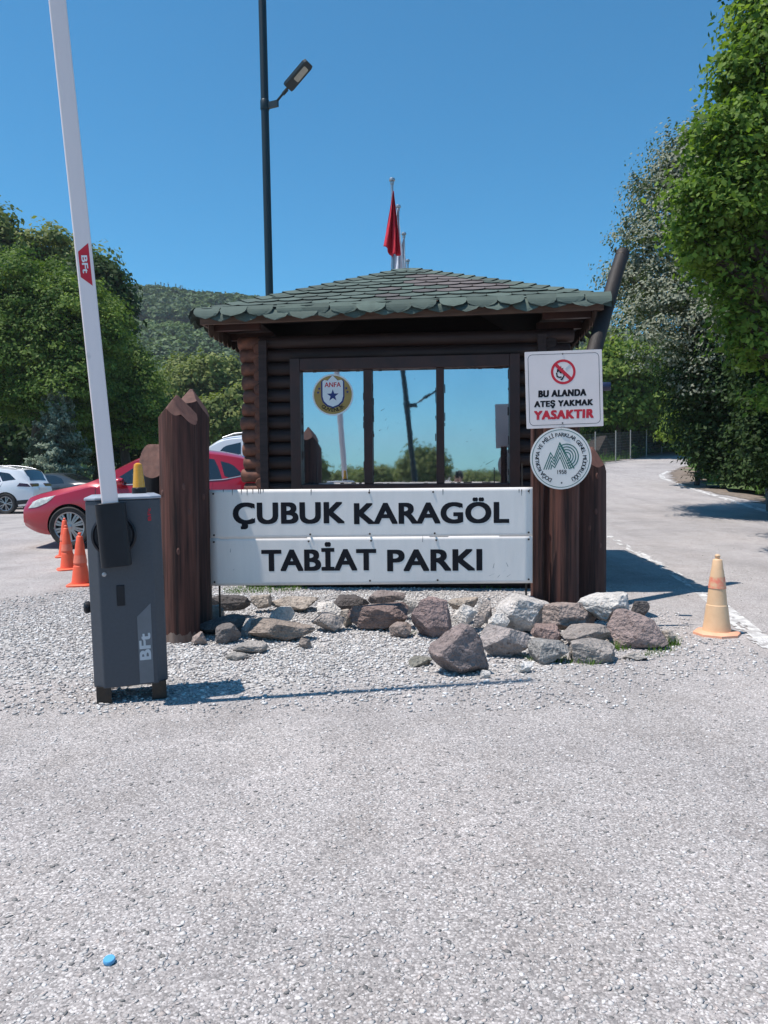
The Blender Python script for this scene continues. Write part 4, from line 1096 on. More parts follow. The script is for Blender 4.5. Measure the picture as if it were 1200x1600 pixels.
# ------------------------------------------------------------------ rocks
def rock(label, px0, py0, px1, py1, Y, col, seed, deep=.8, name='rock', flat=False, rough_=1., roll=0.):
    """an angular stone whose size is measured in the photo; Y is the distance of its middle"""
    rnd = random.Random(seed)
    a_, b_ = P(px0, py1, Y), P(px1, py0, Y)
    wd, hh = b_.x-a_.x, b_.z-a_.z
    dp = wd*deep
    if a_.z < -.015:          # it stands on the ground: find the distance of its foot
        Y = G((px0+px1)/2, py1).y + .30*dp
        a_, b_ = P(px0, py1, Y), P(px1, py0, Y); wd, hh = b_.x-a_.x, b_.z-a_.z; dp = wd*deep
    c = Vector(((a_.x+b_.x)/2, Y, (a_.z+b_.z)/2))
    bm = bmesh.new(); bmesh.ops.create_icosphere(bm, subdivisions=5 if wd*1200/Y > 60 else 4, radius=1)
    planes = []
    for i in range(13):
        d = Vector((rnd.gauss(0, 1), rnd.gauss(0, 1), rnd.gauss(0, .8))).normalized(); planes.append((d, rnd.uniform(.46, .76)))
    planes += [(Vector((0, 0, 1)), rnd.uniform(.62, .8)), (Vector((0, 0, -1)), .7), (Vector((0, -1, rnd.uniform(-.2, .4))).normalized(), rnd.uniform(.6, .75))]
    off_ = Vector((seed*3.7, seed*1.3, 2))
    for v in bm.verts:
        p = v.co.copy()
        p *= 1+.16*noise.noise(p*1.1+off_)
        for d, k in planes:
            e = p.dot(d)-k
            if e > 0: p -= d*(e*.985)
        n_ = .032*noise.noise(p*3.2+off_)+.030*abs(noise.noise(p*6+off_))+.018*noise.noise(p*13+off_)+.014*noise.noise(p*31+off_)
        ly = math.sin(p.z*14+6*noise.noise(p*1.5+off_))*.010
        p += p.normalized()*((n_+ly)*rough_)
        v.co = p
    if roll: bmesh.ops.rotate(bm, verts=bm.verts, matrix=Matrix.Rotation(R(roll), 3, 'Y'))
    bb = [[min(v.co[i] for v in bm.verts), max(v.co[i] for v in bm.verts)] for i in range(3)]
    for v in bm.verts:
        for i, s in enumerate((wd, dp, hh)):
            v.co[i] = ((v.co[i]-bb[i][0])/(bb[i][1]-bb[i][0])-.5)*s
    me = bpy.data.meshes.new(name); bm.to_mesh(me); bm.free()
    me.polygons.foreach_set('use_smooth', [True]*len(me.polygons))
    me.set_sharp_from_angle(angle=R(24))
    at = me.color_attributes.new('Col', 'FLOAT_COLOR', 'POINT'); arr = []
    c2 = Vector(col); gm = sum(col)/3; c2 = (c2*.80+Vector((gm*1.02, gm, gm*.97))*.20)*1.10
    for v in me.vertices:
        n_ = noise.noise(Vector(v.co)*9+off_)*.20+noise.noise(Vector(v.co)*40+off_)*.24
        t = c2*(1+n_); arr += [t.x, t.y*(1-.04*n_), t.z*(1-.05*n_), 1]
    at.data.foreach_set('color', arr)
    me.materials.append(M['rock'])
    o = bpy.data.objects.new(name, me); COL.objects.link(o); o.location = c
    tag(o, label, 'rock', 'rocks edging the gravel bed under the board'); return o
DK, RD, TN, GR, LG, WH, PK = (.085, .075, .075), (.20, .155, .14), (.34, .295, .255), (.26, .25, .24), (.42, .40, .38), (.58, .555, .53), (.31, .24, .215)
ROCKS = [
 ('dark rectangular stone block under the left end of the board', 329, 930, 392, 956, 6.75, DK, .5),
 ('grey rounded stone wedged against the left log behind the dark block', 312, 944, 352, 968, 6.45, GR, .9),
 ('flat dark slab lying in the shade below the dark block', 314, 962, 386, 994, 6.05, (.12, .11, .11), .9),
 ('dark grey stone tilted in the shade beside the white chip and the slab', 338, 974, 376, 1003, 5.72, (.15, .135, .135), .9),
 ('small pinkish stone at the foot of the thick left log', 299, 987, 324, 1007, 5.66, PK, 1.),
 ('small pale stone peeping out left of the long flat boulder', 376, 967, 406, 995, 5.95, LG, .9),
 ('long flat brown boulder lying lengthways on the left of the gravel', 387, 966, 493, 1001, 5.82, (.25, .205, .175), .55),
 ('white lumpy stone behind the long flat boulder', 422, 946, 461, 969, 6.42, WH, .9),
 ('small tan stone behind the dark block near the board', 391, 929, 424, 950, 7.0, TN, .9),
 ('flat tan slab lying on the gravel under the board', 421, 932, 498, 951, 7.05, TN, .7),
 ('bright white angular stone between the tan slab and the brown boulder', 496, 941, 536, 968, 6.45, WH, .8),
 ('dark shaded stone behind the brown boulder', 513, 931, 577, 956, 6.85, DK, .7),
 ('low grey tan stone in front of the bright white one', 486, 958, 540, 984, 6.12, (.30, .265, .245), .8),
 ('tan upright stone touching the left end of the brown boulder', 532, 952, 550, 979, 6.28, TN, 1.2),
 ('big reddish brown boulder with cracked face left of centre', 541, 942, 639, 981, 6.15, (.205, .14, .125), .6),
 ('brown grey boulder behind the cracked reddish one', 574, 922, 633, 947, 6.95, (.22, .18, .175), .8),
 ('light long stone leaning behind the cracked reddish boulder', 616, 936, 652, 959, 6.6, LG, .8),
 ('small brown stone tucked below the right end of the cracked boulder', 608, 972, 643, 997, 5.92, (.25, .195, .175), .9),
 ('small stone propping the right end of the long flat boulder', 467, 996, 488, 1014, 5.62, (.24, .20, .18), 1.),
 ('thin flat grey stone lying on gravel before the long boulder', 366, 1002, 419, 1021, 5.42, (.29, .27, .255), .8),
 ('thin sliver of grey stone nearest the barrier on the gravel', 354, 1019, 392, 1032, 5.26, (.27, .255, .24), .7),
 ('large purplish red angular boulder behind the biggest one', 642, 933, 708, 998, 6.0, (.235, .165, .16), .75),
 ('flat mossy grey stone half sunk left of the biggest boulder', 638, 1026, 676, 1043, 5.18, (.20, .195, .165), .8),
 ('biggest purple grey boulder with a flat tilted face at the front', 669, 972, 764, 1056, 5.12, (.225, .175, .17), .8),
 ('bright white angular stone above the biggest boulder', 707, 943, 748, 977, 6.05, WH, .8),
 ('tan narrow upright stone right of the bright white angular one', 746, 935, 770, 973, 6.1, (.36, .31, .28), 1.),
 ('tiny brown stone wedged between two bigger ones', 739, 961, 759, 980, 5.85, (.22, .19, .18), 1.),
 ('small white knobbly stone under the large pale boulder', 762, 957, 796, 982, 5.85, WH, .9),
 ('large pale grey boulder left of the notice post', 773, 928, 860, 986, 6.0, (.46, .44, .43), .75),
 ('grey boulder with rusty red corner right of the biggest one', 750, 976, 828, 1029, 5.4, (.30, .265, .26), .8),
 ('small reddish brown stone in the middle of the right pile', 830, 976, 878, 1003, 5.6, (.24, .165, .15), .8),
 ('brown wedge shaped boulder leaning at the foot of the notice post', 848, 940, 935, 986, 5.78, (.29, .225, .20), .6),
 ('grey brown slab lying across the middle of the right pile', 876, 976, 952, 1010, 5.52, (.25, .22, .205), .7),
 ('grey rounded stone at the bottom of the right pile', 826, 999, 894, 1037, 5.28, (.25, .245, .24), .8),
 ('tan grey stone with grass before it under the slab', 890, 999, 964, 1037, 5.25, (.27, .245, .23), .8),
 ('pale whitish boulder topping the right pile', 904, 927, 991, 974, 5.72, (.50, .48, .46), .65),
 ('large pinkish brown boulder at the right end of the pile', 950, 953, 1040, 1014, 5.5, (.27, .20, .19), .75),
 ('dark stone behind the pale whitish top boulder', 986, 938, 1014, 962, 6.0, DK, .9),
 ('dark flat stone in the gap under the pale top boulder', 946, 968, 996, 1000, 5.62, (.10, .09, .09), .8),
 ('loose small white stone on the asphalt before the pile', 806, 1034, 834, 1052, 5.0, (.54, .53, .52), .8),
 ('thin flat grey stone among weeds at the right pile', 973, 1018, 1011, 1032, 5.25, (.30, .28, .26), .8),
 ('small tan stone at the far right end of the pile', 1035, 985, 1055, 1008, 5.6, TN, .9),
 ('tiny pale stone beside the biggest boulder on the asphalt', 750, 1047, 766, 1060, 4.9, (.46, .45, .44), .9),
 ('tan flat stone filling in behind the purplish red boulder', 698, 933, 748, 954, 6.4, TN, .7),
]
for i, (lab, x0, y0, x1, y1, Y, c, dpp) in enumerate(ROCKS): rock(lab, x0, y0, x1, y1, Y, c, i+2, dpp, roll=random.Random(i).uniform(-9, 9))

# ------------------------------------------------------------------ trees
def rand_unit(rs, n):
    v = rs.normal(size=(n, 3)); return v/np.linalg.norm(v, axis=1, keepdims=True)
def leaf_quads(rs, C_, size, outward, updir=.4, asp=.62, ow=.85):
    """leaf shaped quads with centres C_, facing mostly outwards and up"""
    n = len(C_)
    nn = rand_unit(rs, n)*.62 + outward*ow + np.array([0, 0, updir]); nn /= np.linalg.norm(nn, axis=1, keepdims=True)
    t = np.cross(nn, rand_unit(rs, n)); t /= np.linalg.norm(t, axis=1, keepdims=True); b = np.cross(nn, t)
    s = size*(.6+.8*rs.rand(n))[:, None]
    v = np.stack([C_-t*s*.5, C_+b*s*asp*.5+t*s*.05, C_+t*s*.55-nn*s*.08, C_-b*s*asp*.5+t*s*.05], 1)
    return v.reshape(-1, 3)
def limb(mb, a, b, r0, r1, seed, n=6, wob=.06):
    a, b = Vector(a), Vector(b); L_ = (b-a).length
    pts = [a.lerp(b, i/n)+Vector((noise.noise(Vector((i*.6, seed, 1))), noise.noise(Vector((i*.6, seed, 5))), 0))*L_*wob*math.sin(math.pi*i/n) for i in range(n+1)]
    mb.tube(pts, [r0+(r1-r0)*i/n for i in range(n+1)], 9)
def tree(name, label, x, y, lobes, nleaf, lsize, m, seed, trunk_r=.2, bark='bark', group=None, clump=.5, shell=.50, nclump=None, updir=.4, ow=.85, spikes=0, cat='tree', zbase=None):
    """lobes: (dx, dy, z, rx, ry, rz) ellipsoids of foliage round the trunk"""
    rs = np.random.RandomState(seed); zb = gz(x, y) if zbase is None else zbase
    o = thing(name, label, cat, (x, y, zb), 0, group)
    mb = MB(); tops = sorted(lobes, key=lambda l: l[2]); ztop = tops[-1][2]
    main = (tops[-1][0]*.6, tops[-1][1]*.6, ztop)
    limb(mb, (0, 0, -.2), main, trunk_r, trunk_r*.25, seed, 9, .03)
    for i, l in enumerate(lobes):
        f = max(.15, min(.7, (l[2]-.45*l[5])/ztop*.7)); st = Vector((main[0]*f, main[1]*f, ztop*f))
        limb(mb, st, (l[0], l[1], l[2]+l[5]*.2), trunk_r*.45, trunk_r*.08, seed+i)
        for k in range(5):
            d = rand_unit(rs, 1)[0]; d[2] = abs(d[2])*.8
            limb(mb, st.lerp(Vector((l[0], l[1], l[2])), .6), (l[0]+d[0]*l[3]*.8, l[1]+d[1]*l[4]*.8, l[2]+d[2]*l[5]*.8), trunk_r*.18, trunk_r*.03, seed+k, 4)
    mb.build('trunk', M[bark], o, smooth=60)
    vol = np.array([l[3]*l[4]+l[3]*l[5]+l[4]*l[5] for l in lobes]); vol = vol/vol.sum()
    Vs, Cs = [], []
    for l, fr in zip(lobes, vol):
        nl_ = int(nleaf*fr); rad = np.array(l[3:6]); cen = np.array(l[:3])
        nc = max(10, int((nclump or nleaf/105)*fr))
        d = rand_unit(rs, nc)
        r = shell+(1.0-shell)*rs.rand(nc)**.8
        bumpy = np.array([1+.36*noise.noise(Vector(q*2.1)+Vector((seed, 0, 0)))+.10*noise.noise(Vector(q*5)+Vector((0, seed, 0))) for q in d])
        cc = cen+d*(r*bumpy)[:, None]*rad
        k = rs.randint(0, nc, nl_)
        cs = clump*(.6+.8*rs.rand(nc))
        dm = rand_unit(rs, nl_)+d[k]*.35; dm[:, 2] = np.abs(dm[:, 2])*.95-.22
        pos = cc[k]+dm*(cs[k]*(.50+.62*rs.rand(nl_)**.7))[:, None]+rs.normal(size=(nl_, 3))*.06*clump
        outw = dm
        V = leaf_quads(rs, pos, lsize, outw, updir, .62, ow)
        tone = np.clip(.5+.28*rs.normal(size=nc)[k]+.18*rs.normal(size=nl_), 0, 1)
        Vs.append(V); Cs.append(np.repeat(tone, 4))
        for s_ in range(int(spikes*fr)):         # upright shoots breaking the outline
            q = rand_unit(rs, 1)[0]; q[2] = abs(q[2])*.9
            p0 = cen+q*rad*.85; dr = q*.6+np.array([0, 0, .9]); dr /= np.linalg.norm(dr); L_ = rad.mean()*(.30+.42*rs.rand())
            m_ = 90; t = rs.rand(m_)**.8; pp = p0+dr*(t*L_)[:, None]+rs.normal(size=(m_, 3))*(.20*(1-t*.75))[:, None]*clump
            Vs.append(leaf_quads(rs, pp, lsize, np.tile(q, (m_, 1)), updir)); Cs.append(np.repeat(np.clip(.5+.3*rs.normal(size=m_), 0, 1), 4))
    V = np.concatenate(Vs); c = np.concatenate(Cs); V[:, 2] = np.maximum(V[:, 2], .05)
    np_mesh('crown', V, np.arange(len(V)).reshape(-1, 4), M[m], np.stack([c, c, c], 1), o)
    return o
def L_at(x, y, items):
    """lobes from the photo's pixels: (px, py, dy, rx_px, rz_px, depth factor)"""
    zb = gz(x, y); out = []
    for px, py, dy, rx, rz, kd in items:
        q = P(px, py, y+dy); s = (y+dy)/F
        out.append((q.x-x, dy, q.z-zb, rx*s, rx*s*kd, rz*s))
    return out
# right side
x, y = 7.4, 11.5
tree('maple_tree', 'big green maple whose branches fill the upper right corner', x, y, L_at(x, y, [
    (1225, 20, 0, 56, 66, 1.), (1192, 60, -.2, 28, 40, 1.), (1195, 130, -.3, 50, 50, 1.), (1158, 168, -.2, 28, 30, 1.), (1168, 225, -.5, 52, 46, .9), (1134, 262, -.4, 36, 32, 1.), (1140, 320, -.4, 62, 52, .9), (1105, 345, -.3, 30, 30, 1.), (1150, 395, .2, 60, 38, 1.),
    (1255, 250, .5, 90, 120, 1.), (1225, -100, 0, 80, 80, 1.), (1240, 430, .2, 80, 60, 1.), (1178, 448, .2, 34, 26, 1.), (1245, 495, .2, 40, 36, 1.), (1072, 312, -.4, 22, 16, 1.), (1080, 378, -.3, 20, 15, 1.), (1122, 215, -.4, 20, 15, 1.), (1150, 100, -.2, 18, 16, 1.), (1150, 500, .1, 18, 15, 1.), (1165, 540, .2, 20, 16, 1.), (1128, 428, 0, 24, 18, 1.), (1205, 625, .2, 22, 18, 1.), (1200, 505, .3, 30, 24, 1.), (1142, 462, 0, 22, 20, 1.), (1188, 565, .3, 22, 20, 1.), (1105, 405, -.2, 26, 22, 1.)]),
    66000, .094, 'maple', 3, .24, clump=.36, updir=.35, ow=.50, nclump=560, shell=.25)
x, y = 10.6, 20.5
tree('poplar_tree', 'silvery grey green poplar with upright shoots beside the road bend', x, y, L_at(x, y, [
    (1120, 330, 1, 110, 120, 1.), (1075, 420, 0, 105, 120, 1.), (1060, 520, -1, 85, 80, .9), (1150, 540, -1.2, 110, 110, .9), (1215, 420, 0, 130, 170, 1.), (1240, 600, -1, 110, 130, .8), (1005, 450, .5, 50, 60, .9), (1140, 250, 1.5, 80, 60, 1.), (1040, 330, .8, 50, 70, 1.), (1085, 265, 1., 55, 55, 1.), (975, 440, .4, 26, 34, 1.)]),
    120000, .085, 'poplar', 5, .34, 'bark_pale', clump=.50, shell=.5, spikes=120, nclump=1100)
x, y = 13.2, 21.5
tree('broadleaf_tree', 'low tree skirt over the right verge with shade put into its leaf colour', x, y, L_at(x, y, [(1150, 590, -2.5, 75, 70, .8), (1180, 680, -2.5, 85, 70, .8), (1235, 640, -2.5, 90, 110, .8), (1115, 665, -1.5, 55, 55, .9), (1085, 600, -1.8, 45, 45, .9), (1190, 500, -1.5, 80, 70, .9), (1130, 520, -1., 50, 50, .9), (1240, 520, -2.5, 80, 90, .8), (1150, 725, -2.6, 60, 34, .8), (1215, 735, -3.2, 60, 34, .8)]),
    90000, .10, 'painted_shade_leaf', 9, .25, clump=.5)  # lower foliage of the crowns, its shade painted into the leaf colour
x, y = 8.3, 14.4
tree('broadleaf_tree', 'leafy tree added at the right edge under the maple, shade put into its leaf colour', x, y, L_at(x, y, [(1240, 480, 0, 52, 56, 1.), (1225, 560, -.3, 50, 56, 1.), (1222, 640, -.4, 46, 52, 1.), (1200, 600, .2, 36, 40, 1.), (1212, 700, -.3, 34, 36, 1.), (1190, 470, .2, 30, 30, 1.)]),
    42000, .09, 'painted_shade_leaf', 10, .16, clump=.36, ow=.6)  # added to darken the right edge; shade is in the leaf colour
x, y = 12.2, 30
tree('broadleaf_tree', 'small bright green tree bending over the far end of the road', x, y, L_at(x, y, [(1085, 670, 0, 40, 32, 1.), (1062, 678, -.5, 26, 22, 1.), (1110, 660, .5, 45, 45, 1.), (1092, 700, 0, 22, 18, 1.)]), 12000, .19, 'bright', 12, .12, clump=.5)
RG = 'trees behind the wire fence'
for i, (px, Y, its, mt_, lab, nl_) in enumerate([
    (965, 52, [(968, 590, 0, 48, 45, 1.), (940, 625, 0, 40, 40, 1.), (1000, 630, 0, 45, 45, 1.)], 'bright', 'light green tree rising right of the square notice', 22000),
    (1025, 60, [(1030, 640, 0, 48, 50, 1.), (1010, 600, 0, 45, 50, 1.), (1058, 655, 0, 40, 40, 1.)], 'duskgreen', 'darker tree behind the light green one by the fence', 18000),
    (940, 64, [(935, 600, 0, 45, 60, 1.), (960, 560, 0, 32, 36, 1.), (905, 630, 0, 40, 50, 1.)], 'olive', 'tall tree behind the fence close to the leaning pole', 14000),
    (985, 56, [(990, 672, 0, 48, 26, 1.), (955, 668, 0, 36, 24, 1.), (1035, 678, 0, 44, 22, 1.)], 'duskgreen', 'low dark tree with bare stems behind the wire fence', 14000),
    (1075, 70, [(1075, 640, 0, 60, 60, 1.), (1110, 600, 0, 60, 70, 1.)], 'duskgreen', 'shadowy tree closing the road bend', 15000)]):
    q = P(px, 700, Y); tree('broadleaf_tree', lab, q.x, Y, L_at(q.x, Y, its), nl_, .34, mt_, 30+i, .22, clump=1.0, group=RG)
# left side
LG_ = 'big trees behind the parking lot'
for i, (px, Y, its, mt_, lab, nl_, ls) in enumerate([
    (60, 37, [(40, 500, 0, 95, 85, 1.), (110, 520, -1, 80, 80, 1.), (0, 570, -1, 90, 90, 1.), (90, 600, -1.5, 80, 75, .9), (50, 450, 0, 60, 48, 1.), (-60, 520, 0, 80, 110, 1.)], 'chestnut', 'broad bright leafed chestnut tree behind the white off-roader', 125000, .155),
    (205, 40, [(182, 590, 0, 50, 62, 1.), (205, 648, -.5, 44, 52, 1.), (160, 505, .5, 34, 40, 1.), (214, 622, 0, 32, 42, 1.), (150, 640, 0, 55, 62, 1.)], 'chestnut', 'rounded leafy tree right of the raised barrier arm', 85000, .15),
    (85, 52, [(85, 420, 0, 60, 55, 1.), (50, 440, 0, 50, 50, 1.), (120, 440, 0, 45, 50, 1.)], 'olive', 'olive green tree top rising above the chestnut', 18000, .34),
    (0, 50, [(-5, 385, 0, 32, 48, 1.), (-40, 400, 0, 50, 70, 1.), (10, 430, 0, 36, 40, 1.)], 'olive', 'tree top cut by the left edge of the photo', 14000, .34),
    (150, 48, [(150, 455, 0, 34, 44, 1.), (165, 490, 0, 30, 40, 1.)], 'duskgreen', 'narrow dark tree just right of the raised arm', 12000, .32),
    (130, 47, [(60, 660, 0, 90, 70, 1.), (180, 680, 0, 90, 60, 1.), (-40, 670, 0, 90, 80, 1.)], 'duskgreen', 'dark low tree filling the shade behind the spruce', 30000, .34)]):
    q = P(px, 730, Y); tree('broadleaf_tree', lab, q.x, Y, L_at(q.x, Y, its), nl_, ls, mt_, 50+i, .3, clump=.62 if mt_ == 'chestnut' else .9, group=LG_)
for i, (px, Y, its, lab) in enumerate([
    (325, 78, [(330, 600, 0, 46, 44, 1.), (300, 630, 0, 36, 42, 1.), (360, 640, 0, 40, 46, 1.)], 'rounded olive willow seen between the log posts and the booth'),
    (278, 86, [(285, 610, 0, 34, 46, 1.), (262, 640, 0, 30, 40, 1.)], 'smaller olive willow left of the pointed posts'),
    (360, 66, [(355, 655, 0, 44, 32, 1.), (385, 640, 0, 30, 30, 1.), (330, 662, 0, 34, 24, 1.)], 'low olive willow above the white van roof')]):
    q = P(px, 730, Y); tree('willow_tree', lab, q.x, Y, L_at(q.x, Y, its), 17000, .40, 'olive', 70+i, .3, clump=1.1, group='olive willows at the foot of the hill')
# blue spruce
def conifer(label, px, Y, ytop, wpx, m, seed, n=15000, ls=.16, group=None):
    rs = np.random.RandomState(seed); q = P(px, 740, Y); x, y = q.x, Y; zb = gz(x, y)
    h = P(px, ytop, Y).z-zb; rb = wpx/2*Y/F
    o = thing('spruce_tree', label, 'tree', (x, y, zb), 0, group)
    mb = MB(); mb.tube([(0, 0, -.1), (0, 0, h*.97)], [h*.025, .02], 9); mb.build('trunk', M['bark'], o, smooth=60)
    nb = 190; t = rs.rand(nb)**.8; zb_ = h*(.04+.94*t); az = rs.rand(nb)*6.283; L_ = rb*(1-t)**.8*(.75+.5*rs.rand(nb))+.12
    per = n//nb; V, C_ = [], []
    for i in range(nb):
        f = rs.rand(per)**.6; r = f*L_[i]; sw = rs.normal(size=per)*.16*L_[i]*(1-f*.6)
        zz = zb_[i]-r*.22+.10*L_[i]*f**3*2+rs.normal(size=per)*.05
        px_, py_ = r*math.cos(az[i])-sw*math.sin(az[i]), r*math.sin(az[i])+sw*math.cos(az[i])
        V.append(np.stack([px_, py_, zz], 1)); C_.append(np.tile([math.cos(az[i]), math.sin(az[i]), .2], (per, 1)))
    V = np.concatenate(V); q_ = leaf_quads(rs, V, ls, np.concatenate(C_), .5, .38); c = np.repeat(np.clip(.45+.3*rs.normal(size=len(V)), 0, 1), 4)
    np_mesh('crown', q_, np.arange(len(q_)).reshape(-1, 4), M[m], np.stack([c, c, c], 1), o); return o
conifer('bluish spruce standing behind the parked white off-roader', 92, 34, 580, 118, 'spruce', 5, 22000, .17)
# far wood on the hill
def forest():
    rs = np.random.RandomState(21); Vs, Cs = [], []
    pts = []
    for i in range(5200):
        Y = 95+345*rs.rand()**.75; px = rs.uniform(110, 440) if rs.rand() < .78 else (rs.uniform(860, 1080) if rs.rand() < .7 else rs.uniform(-100, 1300))
        x = (px-600)/F*Y; pts.append((x, Y, 0))
    for i in range(420):
        Y = rs.uniform(415, 448); px = rs.uniform(120, 440) if rs.rand() < .8 else rs.uniform(850, 1100); pts.append(((px-600)/F*Y, Y, 1))
    for x, Y, con in pts:
        z = hillz(x, Y); far = sstep(110, 380, Y)
        if not con and noise.noise(Vector((x*.02, Y*.02, 4)))+.35*(rs.rand()-.5) < -.18 and Y < 330: h = rs.uniform(1.2, 2.6); r = h*.8; n = 26; tone = .95
        else: h = rs.uniform(4, 8); r = rs.uniform(1.8, 3.4); n = 60; tone = .25+.6*rs.rand()*(1-.55*far)
        if con: h = rs.uniform(6, 12); r = 1.5; n = 46; tone = .02
        d = rand_unit(rs, n)
        if con:
            t = rs.rand(n); pos = np.stack([d[:, 0]*r*(1-t), d[:, 1]*r*(1-t), h*t], 1)
        else:
            d[:, 2] = np.abs(d[:, 2])*1.1-.15; pos = d*np.array([r, r, h*.5])+np.array([0, 0, h*.5])
        V = leaf_quads(rs, pos+np.array([x, Y, z]), r*.55, d, .35, .8)
        Vs.append(V); Cs.append(np.repeat(np.clip(tone+.15*rs.normal(size=n), 0, 1), 4))
    V = np.concatenate(Vs); c = np.concatenate(Cs)
    o = np_mesh('far_forest', V, np.arange(len(V)).reshape(-1, 4), M['forest'], np.stack([c, c, c], 1)); tag(o, 'dense far wood covering the hill up to its ridge', 'forest', kind='stuff')
forest()
# trees mirrored in the window: they stand behind the photographer
def mirrored(px, py, D):
    """the place behind the camera whose mirror image shows at this pixel"""
    q = P(px, py, D); n = BM.to_3x3() @ Vector((0, -1, 0)); a = BM @ Vector((0, -VW-.02, 1))
    return q - n*2*(q-a).dot(n)
for i, (px, D, rx, rz, py, lab) in enumerate([(662, 60, 20, 26, 730, 'roadside tree mirrored in the middle pane of the booth'), (592, 72, 22, 9, 748, 'low tree mirrored at the bottom of the middle pane'), (478, 62, 14, 26, 735, 'tree mirrored in the lower left corner of the booth window'), (552, 85, 26, 8, 749, 'far low tree mirrored beside the beacon in the left pane'), (760, 95, 40, 6, 750, 'distant low tree mirrored in the right pane')]):
    q = mirrored(px, py, D); s = D/F; zc = q.z
    tree('broadleaf_tree', lab, q.x, q.y, [(0, 0, zc, rx*s, rx*s, rz*s), (-rx*s*.5, 0, zc-rz*s*.3, rx*s*.7, rx*s*.7, rz*s*.7), (rx*s*.5, 0, zc-rz*s*.35, rx*s*.7, rx*s*.7, rz*s*.6)], 9000, .40, 'olive', 90+i, .25, clump=.9, zbase=0)
# ------------------------------------------------------------------ lamp posts
def lamp_head(parent, at, az, tilt, k=1.):
    Mx = Matrix.Translation(at) @ Matrix.Rotation(az, 4, 'Z') @ Matrix.Rotation(-tilt, 4, 'Y')
    mb = MB()
    pl = [(.0, -.13), (.05, -.155), (.62, -.155), (.68, -.12), (.68, .12), (.62, .155), (.05, .155), (.0, .13)]
    mb.prism([(x*k, y*k) for x, y in pl], Mx @ Matrix.Translation((.22*k, 0, -.02*k)), .075*k)
    for i in range(6): mb.box(Mx @ Vector((.22*k+(.10+i*.05)*k, 0, .07*k)), (.012*k, .24*k, .04*k), Mx.to_3x3())
    h = mb.build('lamp_head', M['lamp_green'], parent, bevel=.008)
    mb = MB(); mb.prism([(x*k, y*k) for x, y in rrect(.34, .18, .03)], Mx @ Matrix.Translation((.62*k, 0, -.026*k)), .005*k); mb.build('lamp_glass', M['lamp_glass'], h)
    mb = MB(); mb.tube([Mx @ Vector((-.22*k, 0, 0)), Mx @ Vector((.24*k, 0, .01))], .026*k, 10); mb.tube([Mx @ Vector((.06*k, 0, .0)), Mx @ Vector((.2*k, 0, .0))], .04*k, 10); mb.build('spigot', M['lamp_green'], parent, smooth=40)
def lamp_post(label, x, y, h, r, arm_z, az, tilt, reach, group=None, lean=(0, 0), top_r=None, k=1.):
    o = thing('lamp_post', label, 'lamp post', gp(x, y), 0, group); o.rotation_euler = (lean[0], lean[1], 0)
    mb = MB(); mb.tube([(0, 0, -.1), (0, 0, h)], [r, top_r or r*.75], 20); mb.lathe([(r*2.2, 0), (r*2.2, .02), (r*1.2, .03), (r*1.1, .3), (r, .32)], 16); mb.build('pole', M['lamp_green'], o, smooth=40)
    d = Vector((math.cos(az), math.sin(az), 0)); rr_ = r*.85
    mb = MB(); mb.lathe([(rr_+.015, arm_z-.08), (rr_+.02, arm_z-.07), (rr_+.02, arm_z+.07), (rr_+.015, arm_z+.08)], 16)
    mb.box(d*(rr_+.10)+Vector((0, 0, arm_z-.02)), (.20, .05, .10), Matrix.Rotation(az, 3, 'Z')); mb.build('bracket', M['lamp_green'], o, smooth=40)
    st = d*(rr_+.16)+Vector((0, 0, arm_z)); lamp_head(o, st+(d*math.cos(tilt)+Vector((0, 0, math.sin(tilt))))*reach, az, tilt, k)
    return o
q = P(418, 460, 13.3)
az = R(-24)
zl = P(414, 171, 13.3).z
lamp_post('dark green lamp post behind the booth with one tilted lamp head', q.x+.07, 13.3, 12.2, .068, zl, az, R(37), .13, 'street lamps', (0, R(-.5)), .066, .77)
for px, Y, yt, lab, azd in ((60, 40, 537, 'thin lamp post in front of the spruce at the left', 0), (184, 55, 601, 'thin lamp post lost in the dark trees right of the arm', 5)):
    q = P(px, 720, Y); zt = P(px, yt, Y).z-gz(q.x, Y)
    lamp_post(lab, q.x, Y, zt, .075, zt-.15, R(azd), R(6), .16, 'street lamps', k=.95)
q = mirrored(655, 700, 19.5); q2 = mirrored(640, 632, 19.5)
lamp_post('leaning lamp post mirrored in the middle pane of the booth', q.x, q.y, 9.5, .075, q2.z, R(-22), R(26), .10, 'street lamps', (0, R(-6.0)), None, .62)

# ------------------------------------------------------------------ flagpoles and flags
FP = [(612.5, 278, 20, 'nearest and tallest flagpole over the booth roof, bearing the red flag'), (622, 320, 22.2, 'second flagpole over the booth roof, with the white flag'), (631, 363, 24.5, 'third flagpole in the row over the booth roof'), (637, 405, 27.4, 'farthest flagpole whose knob just clears the roof peak')]
for px, py, Y, lab in FP:
    q = P(px, py, Y); z0 = gz(q.x, Y); h = q.z-z0
    o = thing('flagpole', lab, 'flagpole', (q.x, Y, z0), 0, 'flagpoles in a row behind the booth')
    mb = MB(); mb.tube([(0, 0, -.05), (0, 0, h-.10)], [.06, .034], 14); mb.build('pole', M['zinc'], o, smooth=40)
    mb = MB(); mb.lathe([(.045, -.17), (.05, -.15), (.05, -.10), (.036, -.09), (.075, -.075), (.082, -.05), (.07, -.015), (.04, 0), (0, .005)], 16, Matrix.Translation((0, 0, h))); mb.build('knob', M['zinc'], o, smooth=40)
